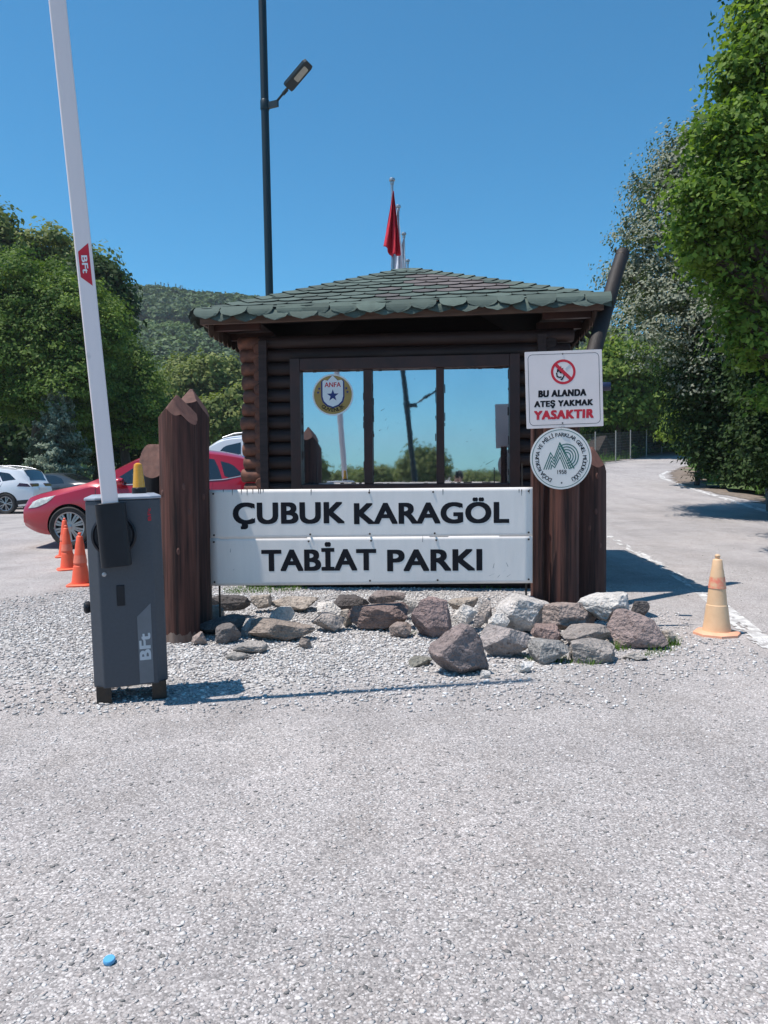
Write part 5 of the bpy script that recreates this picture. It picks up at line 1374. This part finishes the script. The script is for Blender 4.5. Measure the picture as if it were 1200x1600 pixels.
def hung_flag(label, X, Y, ztop, hgt, wl_, wr_, m, seed, drop=.2):
    """a limp flag: folds fanning out below the halyard"""
    mb = MB(); n, k = 30, 34; vs = []
    for j in range(n+1):
        t = j/n
        L_, R_ = -wl_*(t**.9), wr_*(t**1.1)+.02
        for i in range(k+1):
            u = i/k
            zend = hgt*(1-.22*abs(u-.55)*1.6*(u < .55)-.05*(u > .55))
            ph = 2*math.pi*(u*2.3+.3*t+seed)
            vs.append((L_+(R_-L_)*u+.02*math.sin(ph*1.7)*t, -.03+.10*t**.6*math.sin(ph)+.03*math.sin(ph*2.3+t*3), -zend*t))
    mb.add(vs, [(j*(k+1)+i, (j+1)*(k+1)+i, (j+1)*(k+1)+i+1, j*(k+1)+i+1) for j in range(n) for i in range(k)])
    o = mb.build('flag', m, smooth=70, origin=None); o.location = (X, Y, ztop)
    s_ = o.modifiers.new('thickness', 'SOLIDIFY'); s_.thickness = .004
    tag(o, label, 'flag', 'limp flags on the flagpoles'); return o
a_, b_ = P(614, 300, 19.9), P(600, 405, 19.9)
hung_flag('limp red flag hanging from the nearest flagpole', a_.x, 19.88, a_.z, a_.z-b_.z, .24, .17, M['flag_red'], .1)
a_, b_ = P(621, 326, 22.1), P(612, 425, 22.1)
hung_flag('limp white flag hanging behind the red one', a_.x, 22.1, a_.z, a_.z-b_.z+.2, .22, .18, M['flag_white'], .45)
a_, b_ = P(630, 368, 24.4), P(612, 425, 24.4)
hung_flag('limp pale flag on the third flagpole behind the roof peak', a_.x, 24.4, a_.z-.1, a_.z-b_.z+.3, .22, .10, M['flag_white'], .7)

# ------------------------------------------------------------------ fence and huts by the road bend
fpx = [(900, 733, 42), (930, 722, 44), (962, 716, 47), (985, 712, 49.5), (1010, 708, 52), (1034, 705, 55)]
f0 = P(*fpx[0]); fence = thing('wire_fence', 'wire mesh fence with thin posts along the left side of the far road', 'fence', (f0.x, f0.y, gz(f0.x, f0.y)))
fp_ = [gp(P(a, b, c).x, c) for a, b, c in fpx]; fo = Vector(fence.location)
for p in fp_:
    mb = MB(); mb.tube([p-fo+Vector((0, 0, -.1)), p-fo+Vector((0, 0, 1.9))], .035, 8); mb.build('fence_post', M['concrete'], fence)
mb = MB()
for a_, b_ in zip(fp_[:-1], fp_[1:]):
    for k in range(11): mb.tube([a_-fo+Vector((0, 0, .05+k*.17)), b_-fo+Vector((0, 0, .05+k*.17))], .005, 4, False)
    n = int((b_-a_).length/.16)
    for k in range(n):
        q = a_.lerp(b_, k/n)-fo; mb.tube([q, q+Vector((0, 0, 1.78))], .005, 4, False)
mb.build('mesh', M['wire'], fence)
for px, yb, yt, Y, wpx, lab in ((936.5, 718, 682, 50, 20, 'dark pointed wooden hut behind the fence, the nearer one'), (957, 714, 686, 53, 17, 'dark pointed wooden hut behind the fence, the smaller one to the right')):
    q = P(px, yb, Y); z0 = gz(q.x, Y); s = Y/F; w_ = wpx*s; h = max(1.2, (yb-yt)*s)
    o = thing('wooden_hut', lab, 'hut', (q.x, Y, z0), R(12), 'dark pointed huts behind the fence')
    mb = MB(); mb.prism([(-w_*.42, 0), (w_*.42, 0), (w_*.42, h*.45), (0, h*.95), (-w_*.42, h*.45)], frame_at(Vector((0, .9, 0))), 1.6); mb.build('wall', M['hut_wood'], o)
    mb = MB()
    for s_ in (-1, 1): mb.prism([(0, h), (s_*w_*.56, h*.40), (s_*w_*.56, h*.34), (0, h*.94)][::s_], frame_at(Vector((0, 1., 0))), 1.9)
    mb.build('roof', M['hut_wood'], o)
    mb = MB(); mb.box((0, -.72, h*.25), (w_*.34, .04, h*.42)); mb.build('door', M['post_cut'], o)
q = G(1022, 706); mb = MB(); mb.tube([(-.35, 0, 0), (0, 0, 1.7)], .05, 8); mb.tube([(.35, .1, 0), (0, 0, 1.75)], .05, 8); o = mb.build('brace_post', M['concrete'], origin=None); o.location = q; tag(o, 'pale slanting brace post at the far end of the fence', 'post')

# ------------------------------------------------------------------ cars
def interp(pts, x):
    if x <= pts[0][0]: return pts[0][1]
    for (a, b), (c, d) in zip(pts[:-1], pts[1:]):
        if x <= c: return b+(d-b)*(x-a)/(c-a)
    return pts[-1][1]
def smooth_pts(pts, n=6):
    """Catmull-Rom through the profile, kept monotone in x"""
    out = []
    for i in range(len(pts)-1):
        p0, p1, p2, p3 = pts[max(i-1, 0)], pts[i], pts[i+1], pts[min(i+2, len(pts)-1)]
        for k in range(n):
            t = k/n; x = p1[0]+(p2[0]-p1[0])*t
            m1 = (p2[1]-p0[1])/max(1e-6, p2[0]-p0[0]); m2 = (p3[1]-p1[1])/max(1e-6, p3[0]-p1[0]); h = p2[0]-p1[0]
            y = (2*t**3-3*t**2+1)*p1[1]+(t**3-2*t**2+t)*h*m1+(-2*t**3+3*t**2)*p2[1]+(t**3-t**2)*h*m2
            out.append((x, y))
    return out+[pts[-1]]
def make_car(name, label, S, loc, rz, body_m, group='cars parked in the lot'):
    """local axes: x from the nose (0) to the tail (L), y across, z up"""
    L_, hw = S['L'], S['W']/2
    top = smooth_pts(S['top']); belt = S['belt']; zb = S.get('zb', .19)
    car = thing(name, label, 'car', loc, rz, group)
    def hwid(x):
        u = (x-L_/2)/(L_/2); return hw*(1-S.get('round', .26)*abs(u)**5)
    def zlow(x):
        return zb+.16*max(0, 1-x/.5)**2+.14*max(0, 1-(L_-x)/.5)**2
    def sect(x):
        w_ = hwid(x); zt = interp(top, x); zl = zlow(x); zbel = min(interp(belt, x), zt-.05)
        pts = [(0, zl), (.55*w_, zl), (.90*w_, zl+.01), (.965*w_, zl+.08), (.985*w_, zl+.45*(zbel-zl)*.5), (w_, zl+(zbel-zl)*.50), (1.0*w_, zl+(zbel-zl)*.74), (.985*w_, zl+(zbel-zl)*.86), (.955*w_, zbel)]
        gh = zt-zbel; tum = S.get('tum', .30)
        for f in (.2, .45, .7, .88): pts.append((max(.35*w_, .945*w_-tum*gh*f-.10*min(1, gh/.1)*(1-min(1, gh/.3))*f), zbel+gh*f*(1 if gh > .25 else .8+.2*f)))
        e = pts[-1][0]; pts += [(e*.86, zbel+gh*.965), (e*.5, zt), (0, zt+.012)]
        return pts
    def ysurf(x, z):
        p = sect(x); 
        for (y0, z0), (y1, z1) in zip(p[3:-1], p[4:]):
            if z0 <= z <= z1: return y0+(y1-y0)*(z-z0)/max(1e-6, z1-z0)
        return p[3][0] if z < p[3][1] else 0
    xs = sorted(set([0, .015, .05, .1, .18, .28]+list(np.linspace(.4, L_-.4, 44))+[L_-.28, L_-.18, L_-.1, L_-.05, L_-.015, L_]))
    mb = MB(); k = None; vs = []
    for x in xs:
        p = sect(x); ring_ = [(x, y, z) for y, z in p]+[(x, -y, z) for y, z in reversed(p[1:-1])]; k = len(ring_)
        sh = 1
        if x in (0, L_):
            cz = sum(q[2] for q in ring_)/k; ring_ = [(x, q[1]*.93, cz+(q[2]-cz)*.9) for q in ring_]
        vs += ring_
    n = len(xs); fs = [(i*k+j, (i+1)*k+j, (i+1)*k+(j+1) % k, i*k+(j+1) % k) for i in range(n-1) for j in range(k)]
    fs += [tuple(range(k)), tuple(reversed(range((n-1)*k, n*k)))]
    mb.add(vs, fs)
    bo = mb.build('body', body_m, None)
    bmm = bmesh.new(); bmm.from_mesh(bo.data); bmesh.ops.recalc_face_normals(bmm, faces=bmm.faces); bmm.to_mesh(bo.data); bmm.free()
    wr = S['wr']; cut = MB()
    for wx in S['wheels']:
        for s in (-1, 1): cut.lathe([(wr+.045, 0), (wr+.045, .34)], 40, Matrix.Translation((wx, s*(hw-.26) if s > 0 else -(hw-.26)-.34, wr)) @ Matrix.Rotation(R(-90), 4, 'X'))
    co = cut.build('cutter', M['car_trim'], None)
    bmm = bmesh.new(); bmm.from_mesh(co.data); bmesh.ops.recalc_face_normals(bmm, faces=bmm.faces); bmm.to_mesh(co.data); bmm.free()
    bo.data.materials.append(M['car_trim'])
    md = bo.modifiers.new('arches', 'BOOLEAN'); md.object = co; md.operation = 'DIFFERENCE'; md.solver = 'EXACT'; md.material_mode = 'TRANSFER'
    me = bpy.data.meshes.new_from_object(bo.evaluated_get(bpy.context.evaluated_depsgraph_get()))
    bo.modifiers.clear(); old = bo.data; bo.data = me; bpy.data.meshes.remove(old); bpy.data.objects.remove(co)
    me.polygons.foreach_set('use_smooth', [True]*len(me.polygons)); me.set_sharp_from_angle(angle=R(32)); bo.parent = car
    # side patches: polygons in (x, z), laid on the body's flank
    def flank(poly, nm, m, parent, out=.006, both=True, step=.07):
        for s in ((-1, 1) if both else (1,)):
            q = MB(); x0, x1 = min(p[0] for p in poly), max(p[0] for p in poly); nn = max(2, int((x1-x0)/step)); vs = []; m_ = 8
            pp = poly+[poly[0]]
            for i in range(nn+1):
                x = x0+(x1-x0)*min(max(i/nn, .002), .998); zz = []
                for (ax, az_), (bx_, bz) in zip(pp[:-1], pp[1:]):
                    if (ax <= x < bx_) or (bx_ <= x < ax): zz.append(az_+(bz-az_)*(x-ax)/(bx_-ax))
                a_, b_ = (min(zz), max(zz)) if zz else (poly[0][1], poly[0][1])
                for j in range(m_+1):
                    z = a_+(b_-a_)*j/m_; vs.append((x, s*(ysurf(x, z)+out), z))
            q.add(vs, [(i*(m_+1)+j, (i+1)*(m_+1)+j, (i+1)*(m_+1)+j+1, i*(m_+1)+j+1)[::s] for i in range(nn) for j in range(m_)])
            q.build(nm, m, parent, smooth=60)
    def over(x0, x1, f, f2, nm, m, parent, out=.008):
        """a pane lying on the upper surface from station x0 to x1, f of the width"""
        q = MB(); vs = []; nn, mm = 10, 12
        for i in range(nn+1):
            x = x0+(x1-x0)*i/nn; sc_ = sect(x); p = sc_[-3:]; e = p[0][0]/.86*.98; ze = sc_[-4][1]; zt = p[2][1]
            ff = f+(f2-f)*i/nn
            for j in range(mm+1):
                u = (j/mm-.5)*2*ff; vs.append((x, u*e, zt+out-(zt-ze)*abs(u)**3*.9))
        q.add(vs, [(i*(mm+1)+j, (i+1)*(mm+1)+j, (i+1)*(mm+1)+j+1, i*(mm+1)+j+1) for i in range(nn) for j in range(mm)])
        q.build(nm, m, parent, smooth=60)
    for poly in S['glass']: flank(poly, 'side_window', M['car_glass'], car)
    for poly in S.get('chrome', []): flank(poly, 'window_trim', M['zinc'], car, .007)
    over(*S['screen'], 'windshield', M['car_glass'], car)
    over(*S['rearscreen'], 'rear_window', M['car_glass'], car)
    for poly in S['seams']: flank(poly, 'door_seam', M['car_trim'], car, .003)
    for poly in S.get('handles', []): flank(poly, 'door_handle', S.get('handle_m', body_m), car, .03)
    for poly in S['head']: flank(poly, 'headlight', M['headlight'], car, .008)
    for poly in S['tail']: flank(poly, 'taillight', S.get('tail_m', M['taillight']), car, .010)
    for poly in S.get('trim', []): flank(poly, 'sill_trim', M['car_trim'], car, .008)
    # nose and tail pieces
    zc = .62
    mb = MB(); mb.box((.02, 0, .42), (.06, hw*1.25, .16)); mb.build('grille', M['car_trim'], car, bevel=.02)
    mb = MB(); mb.box((L_-.005, 0, S.get('plate_z', .62)), (.03, .52, .115)); mb.build('number_plate', M['plate'], car, bevel=.005)
    for s in (-1, 1):
        x0, z0, z1, wy = S['tailblock']; mb = MB(); mb.box((L_-x0-.02, s*(hw*.74-wy/2), (z0+z1)/2), (.12, wy, z1-z0)); mb.build('taillight', S.get('tail_m', M['taillight']), car, bevel=.03)
    mb = MB(); mb.box((L_-.05, 0, .42), (.12, hw*1.36, .22)); mb.build('rear_bumper', M['car_trim'], car, bevel=.04)
    mx_, mz = S['mirror']
    for s in (-1, 1):
        mb = MB(); mb.lathe([(0, -.09), (.05, -.085), (.082, -.04), (.088, .02), (.07, .07), (0, .08)], 14, Matrix.Translation((mx_, s*(ysurf(mx_, mz)+.11), mz)) @ Matrix.Rotation(R(90), 4, 'Y') @ Matrix.Diagonal((.8, 1.25, 1, 1)))
        mb.tube([(mx_, s*(ysurf(mx_, mz-.06)-.02), mz-.07), (mx_, s*(ysurf(mx_, mz)+.1), mz-.03)], .025, 8); mb.build('side_mirror', S.get('mirror_m', body_m), car, smooth=60)
    if S.get('rails'):
        for s in (-1, 1):
            a0, a1 = S['rails']; pts = []
            for i in range(9):
                x = a0+(a1-a0)*i/8; pts.append((x, s*(sect(x)[-4][0]*.93), interp(top, x)+.05*math.sin(math.pi*i/8)**.4-.01))
            mb = MB(); mb.tube(pts, .018, 8); mb.build('roof_rail', M['zinc'] if S['rails'][0] > 0 else M['car_trim'], car, smooth=60)
    # wheels
    for wx in S['wheels']:
        for s in (-1, 1):
            WMx = Matrix.Translation((wx, s*(hw-.105), wr)) @ Matrix.Rotation(R(-90*s), 4, 'X')
            wh = bpy.data.objects.new('wheel', None); COL.objects.link(wh); wh.parent = car; wh.matrix_local = WMx; wh.empty_display_size = .1
            rr0 = wr*S.get('rimf', .70)
            mb = MB(); mb.lathe([(rr0, -.10), (wr*.93, -.105), (wr*.99, -.08), (wr, -.04), (wr, .05), (wr*.985, .085), (wr*.93, .102), (rr0+.012, .096), (rr0, .085)], 40, cap=False); mb.build('tyre', M['tyre'], wh, smooth=40)
            mb = MB(); mb.lathe([(0, .02), (rr0, .02)], 36, cap=False); mb.build('brake_disc', M['car_trim'], wh)
            mb = MB(); mb.lathe([(rr0*.93, .02), (rr0*.93, .085), (rr0, .092), (rr0+.006, .088)], 40, cap=False)
            ns = S.get('spokes', 5)
            for i in range(ns):
                a = 2*math.pi*i/ns
                for da in (-.13, .13) if S.get('twin', True) else (0,):
                    p0 = Vector((math.cos(a+da*.6), math.sin(a+da*.6), 0))*rr0*.16; p1 = Vector((math.cos(a+da*1.6), math.sin(a+da*1.6), 0))*rr0*.96
                    d = (p1-p0).normalized(); sd = Vector((-d.y, d.x, 0)); w0_, w1_ = rr0*.045, rr0*.075
                    if not S.get('twin', True): w0_, w1_ = rr0*.09, rr0*.16
                    b_ = [p0-sd*w0_, p1-sd*w1_, p1+sd*w1_, p0+sd*w0_]
                    mb.add([v+Vector((0, 0, .05)) for v in b_]+[v+Vector((0, 0, .088 if t in (0, 3) else .082)) for t, v in enumerate(b_)], [(4, 5, 6, 7), (0, 1, 5, 4), (1, 2, 6, 5), (2, 3, 7, 6), (3, 0, 4, 7)])
            mb.lathe([(rr0*.2, .06), (rr0*.2, .09), (rr0*.14, .097), (0, .098)], 16); mb.build('rim', M['rim'], wh, smooth=40)
    return car
HATCH = dict(L=4.32, W=1.79, zb=.19, wr=.325, rimf=.73, wheels=(.86, 3.48), tum=.34, spokes=10, twin=True,
    top=[(0, .58), (.03, .70), (.12, .785), (.55, .885), (1.05, .975), (1.35, 1.08), (1.75, 1.285), (2.15, 1.445), (2.6, 1.50), (3.1, 1.49), (3.55, 1.43), (3.85, 1.34), (4.05, 1.10), (4.2, .96), (4.29, .80), (4.32, .62)],
    belt=[(0, .62), (.5, .76), (1.2, .92), (2.2, .95), (3.3, 1.01), (3.8, 1.04), (4.32, .9)],
    glass=[[(1.50, .965), (1.56, 1.0), (2.12, 1.335), (2.42, 1.375), (2.42, .985)], [(2.48, .985), (2.48, 1.40), (2.9, 1.385), (3.30, 1.335), (3.42, 1.03)], [(3.47, 1.04), (3.38, 1.31), (3.58, 1.26), (3.76, 1.10)], [(3.88, 1.05), (3.80, 1.24), (3.93, 1.21), (4.14, .985)]],
    chrome=[[(1.46, .94), (1.46, .955), (2.4, .977), (3.45, 1.03), (3.78, 1.09), (3.78, 1.075), (3.45, 1.015), (2.4, .962)]],
    screen=(1.27, 2.12, .86, .80), rearscreen=(3.72, 4.08, .82, .86), seams=[[(1.30, .40), (1.30, .90), (1.312, .90), (1.312, .40)], [(2.44, .32), (2.44, 1.36), (2.455, 1.36), (2.455, .32)], [(3.22, .62), (3.26, 1.0), (3.272, 1.0), (3.232, .62)], [(1.25, .31), (1.25, .32), (3.0, .32), (3.0, .31)]],
    handles=[[(2.18, .86), (2.18, .89), (2.38, .89), (2.38, .86)], [(3.0, .90), (3.0, .93), (3.2, .93), (3.2, .90)]],
    head=[[(.12, .60), (.16, .69), (.34, .755), (.62, .80), (.5, .70), (.3, .62)]], tail=[[(3.86, .86), (3.92, .965), (4.18, .955), (4.24, .85)]],
    tailblock=(.09, .84, .96, .26), mirror=(1.72, 1.0), rails=None, plate_z=.58)
SUVS = dict(tail_m=mat('tail_smoked', (.06, .006, .012), (.03, .006, .01), 9, rough=.12, coat=1.), L=4.5, W=1.86, zb=.24, wr=.36, rimf=.70, wheels=(.92, 3.6), tum=.30, spokes=5, twin=True,
    top=[(0, .74), (.06, .86), (.3, .97), (.9, 1.06), (1.2, 1.12), (1.5, 1.26), (2.0, 1.56), (2.5, 1.66), (3.2, 1.65), (3.8, 1.58), (4.12, 1.52), (4.3, 1.2), (4.42, 1.02), (4.48, .9), (4.5, .7)],
    belt=[(0, .8), (.5, .92), (1.3, 1.03), (3.0, 1.08), (3.9, 1.17), (4.5, 1.0)],
    glass=[[(1.62, 1.08), (2.15, 1.48), (2.5, 1.53), (2.5, 1.10)], [(2.56, 1.10), (2.56, 1.53), (3.2, 1.50), (3.45, 1.13)], [(3.5, 1.14), (3.28, 1.48), (3.7, 1.42), (3.95, 1.2)]],
    screen=(1.35, 2.08, .86, .80), rearscreen=(4.10, 4.33, .84, .86), seams=[[(1.4, .45), (1.4, 1.0), (1.415, 1.0), (1.415, .45)], [(2.52, .4), (2.52, 1.5), (2.54, 1.5), (2.54, .4)], [(3.3, .7), (3.5, 1.1), (3.515, 1.1), (3.315, .7)]],
    head=[[(.14, .82), (.2, .92), (.6, .98), (.5, .88)]], tail=[[(4.0, .96), (4.05, 1.08), (4.40, 1.04), (4.42, .94)]], tailblock=(.08, .92, 1.06, .5),
    trim=[[(.35, .24), (.35, .34), (1.3, .40), (3.2, .40), (4.4, .5), (4.4, .36), (3.2, .24)]], mirror=(1.8, 1.12), rails=(2.2, 3.9), plate_z=.86, mirror_m=M['car_trim'])
VAN = dict(L=4.28, W=1.83, zb=.2, wr=.32, rimf=.66, wheels=(.86, 3.55), tum=.14, spokes=6, twin=False,
    top=[(0, .70), (.08, .86), (.4, 1.0), (.9, 1.10), (1.1, 1.2), (1.5, 1.52), (1.9, 1.77), (2.4, 1.84), (3.2, 1.85), (3.9, 1.82), (4.12, 1.76), (4.22, 1.3), (4.27, .9), (4.28, .6)],
    belt=[(0, .8), (.6, .95), (1.2, 1.06), (4.28, 1.1)],
    glass=[[(1.55, 1.14), (1.95, 1.58), (2.3, 1.66), (2.3, 1.14)], [(2.42, 1.14), (2.42, 1.66), (3.25, 1.66), (3.25, 1.14)], [(3.37, 1.16), (3.37, 1.65), (3.95, 1.62), (4.0, 1.18)]],
    screen=(1.2, 1.95, .88, .84), rearscreen=(4.10, 4.22, .8, .82), seams=[[(2.35, .4), (2.35, 1.7), (2.365, 1.7), (2.365, .4)], [(3.31, .4), (3.31, 1.7), (3.325, 1.7), (3.325, .4)]],
    head=[[(.14, .8), (.2, .95), (.55, 1.0), (.5, .88)]], tail=[[(4.02, .8), (4.02, 1.3), (4.2, 1.28), (4.22, .8)]], tailblock=(.06, .8, 1.3, .14), mirror=(1.6, 1.18), rails=(1.9, 3.9), plate_z=.8)
SEDAN = dict(HATCH); SEDAN.update(L=4.5, top=[(0, .60), (.06, .72), (.3, .83), (.9, .93), (1.25, 1.0), (1.55, 1.13), (2.0, 1.34), (2.4, 1.43), (2.9, 1.44), (3.3, 1.37), (3.8, 1.15), (4.1, 1.06), (4.4, 1.02), (4.47, .9), (4.5, .65)],
    belt=[(0, .62), (.5, .78), (1.3, .93), (3.5, .99), (4.5, .95)], wheels=(.88, 3.58), screen=(1.32, 2.15, .86, .8), rearscreen=(3.28, 3.85, .84, .86), tail=[[(4.2, .8), (4.2, .95), (4.42, .95), (4.44, .8)]],
    glass=[[(1.55, .97), (2.1, 1.29), (2.5, 1.35), (2.5, .985)], [(2.56, .985), (2.56, 1.35), (3.0, 1.33), (3.35, 1.2), (3.45, 1.03)]], chrome=[])
def scaled(S, kx, kz):
    D = dict(S); D['L'] = S['L']*kx; D['wheels'] = tuple(x*kx for x in S['wheels']); D['wr'] = S['wr']*(1+kz)/2
    for k in ('top', 'belt'): D[k] = [(a*kx, b*kz) for a, b in S[k]]
    for k in ('glass', 'chrome', 'seams', 'handles', 'head', 'tail', 'trim'):
        if k in S: D[k] = [[(a*kx, b*kz) for a, b in q] for q in S[k]]
    for k in ('screen', 'rearscreen'): D[k] = (S[k][0]*kx, S[k][1]*kx)+S[k][2:]
    t = S['tailblock']; D['tailblock'] = (t[0], t[1]*kz, t[2]*kz, t[3]); D['mirror'] = (S['mirror'][0]*kx, S['mirror'][1]*kz); D['plate_z'] = S['plate_z']*kz
    return D
def car_at(px_nose, Y, rz):
    q = P(px_nose, 760, Y); return (q.x, Y, gz(q.x+2, Y))
q = P(27, 800, 12.75)
make_car('parked_car', 'shiny red hatchback parked side on behind the barrier', scaled(HATCH, .985, 1.075), (q.x, 13.55, gz(q.x+2, 13.5)), R(2), M['car_red'])
q = P(80, 780, 27.5)
make_car('parked_car', 'white off-roader with dark rear glass at the left edge', SUVS, (q.x-4.8, 27.9, gz(q.x-2, 27.5)), R(-4), M['car_white'])
q = P(144, 750, 30.5)
make_car('parked_car', 'low dark car half hidden behind the red hatchback nose', SEDAN, (q.x-4.2, 31.5, gz(q.x-2, 31)), R(-10), M['car_dark'])
q = P(322, 690, 16.8)
make_car('parked_car', 'white van with roof rails parked behind the red hatchback', VAN, (q.x-1.55, 17.3, gz(q.x, 17.2)+.03), R(3), M['car_white'])
# ------------------------------------------------------------------ the photographer, seen only mirrored in the right pane
def person():
    o = thing('person', 'person in dark clothes crouching to take the photo, mirrored in the right pane', 'person', (.06, -.42, 0))
    V, Ed, Rd = [], [], []
    def node(p, r, par=None):
        V.append(p); Rd.append(r)
        if par is not None: Ed.append((par, len(V)-1))
        return len(V)-1
    pel = node((0, -.12, .36), (.15, .12)); sp1 = node((0, -.10, .52), (.135, .10), pel); sp2 = node((0, -.06, .72), (.155, .105), sp1); sp3 = node((0, -.03, .90), (.14, .09), sp2)
    nk = node((0, .0, 1.0), (.055, .055), sp3); hd0 = node((0, .025, 1.09), (.070, .078), nk); hd1 = node((0, .03, 1.18), (.078, .095), hd0); hd2 = node((0, .02, 1.265), (.055, .065), hd1)
    nose = node((0, .128, 1.165), (.012, .014), hd1)
    for s in (-1, 1):
        sh = node((s*.18, -.02, .91), (.062, .062), sp3); el = node((s*.24, .16, .78), (.042, .042), sh); wr = node((s*.085, .345, .985), (.028, .024), el); pm = node((s*.055, .37, 1.06), (.034, .016), wr)
        base = pm
        for k, (dx, dz, l) in enumerate(((-.018, .035, .03), (-.006, .05, .034), (.008, .055, .036), (.022, .05, .032))):
            f1 = node((s*(.055-dx*.2)-s*.0, .372+.012*k, 1.085+.004*k), (.0095, .0095), base); f2 = node((s*(.032), .352-.0*k, 1.10+.016*k), (.0085, .0085), f1); node((s*.018, .338, 1.102+.016*k), (.0075, .0075), f2)
        t1 = node((s*.05, .34, 1.055), (.011, .011), pm); node((s*.026, .325, 1.08), (.0085, .0085), t1)
        hp = node((s*.10, -.10, .36), (.095, .095), pel); kn = node((s*.17, .33, .46 if s < 0 else .30), (.062, .062), hp); an = node((s*.16, .12 if s < 0 else -.02, .10), (.042, .042), kn); node((s*.165, .27 if s < 0 else .10, .045), (.045, .032), an)
    me = bpy.data.meshes.new('body'); me.from_pydata(V, Ed, []); b = bpy.data.objects.new('body', me); COL.objects.link(b); b.parent = o
    sk = b.modifiers.new('skin', 'SKIN'); sk.use_smooth_shade = True
    for i, r in enumerate(Rd): me.skin_vertices[0].data[i].radius = r
    me.skin_vertices[0].data[0].use_root = True
    ss = b.modifiers.new('sub', 'SUBSURF'); ss.levels = 2; ss.render_levels = 2
    ev = bpy.data.meshes.new_from_object(b.evaluated_get(bpy.context.evaluated_depsgraph_get()))
    b.modifiers.clear(); b.data = ev
    ev.materials.clear()
    for k in ('skin', 'shirt', 'trousers', 'hair'): ev.materials.append(M[k])
    for p in ev.polygons:
        c = p.center; p.use_smooth = True
        p.material_index = 0 if (c.z > .985 or (c.y > .30 and c.z > .93)) else (1 if c.z > .47 and not (c.y > .2 and c.z < .6) else 2)
        if abs(c.x) > .08 and c.z < .09: p.material_index = 3
    mb = MB(); mb.lathe([(.0, .115), (.05, .108), (.082, .075), (.094, .025), (.092, -.02), (.080, -.05)], 20, Matrix.Translation((0, .008, 1.205)) @ Matrix.Rotation(R(-22), 4, 'X') @ Matrix.Diagonal((.92, 1.12, 1, 1)), cap=False); mb.build('hair', M['hair'], o, smooth=60)
    for s in (-1, 1):
        mb = MB(); mb.lathe([(0, -.012), (.012, -.008), (.015, 0), (.012, .008), (0, .012)], 10, Matrix.Translation((s*.034, .098, 1.19)) @ Matrix.Diagonal((1.1, .6, .75, 1))); mb.build('eye', M['hair'], o, smooth=60)
        mb = MB(); mb.lathe([(0, -.03), (.012, -.02), (.016, 0), (.012, .022), (0, .03)], 10, Matrix.Translation((s*.085, .015, 1.17)) @ Matrix.Diagonal((.6, 1.1, 1.1, 1))); mb.build('ear', M['skin'], o, smooth=60)
    mb = MB(); mb.box((0, .105, 1.112), (.05, .012, .010)); mb.build('mouth', M['sign_red'], o, bevel=.004)
    return o
person()
mb = MB(); mb.prism(rrect(.075, .16, .01), frame_at(Vector((0, 0, 0))), .008); ph = mb.build('phone', M['phone'], bevel=.002); ph.location = (.055, -.045, 1.235); tag(ph, 'black phone held upright by the mirrored person', 'phone')

# ------------------------------------------------------------------ the air between the lot and the hill
hm = bpy.data.materials.new('haze'); hm.use_nodes = True
hn = hm.node_tree; hn.nodes.remove(hn.nodes['Principled BSDF'])
pv = hn.nodes.new('ShaderNodeVolumePrincipled'); pv.inputs['Density'].default_value = .0003; pv.inputs['Color'].default_value = (.82, .91, 1, 1); pv.inputs['Anisotropy'].default_value = .2
hn.links.new(pv.outputs[0], hn.nodes['Material Output'].inputs['Volume'])
mb = MB(); mb.box((0, 0, 58), (5400, 5400, 150)); hz_ = mb.build('haze', hm); tag(hz_, 'thin summer haze between the parking lot and the hill', 'haze', kind='stuff')
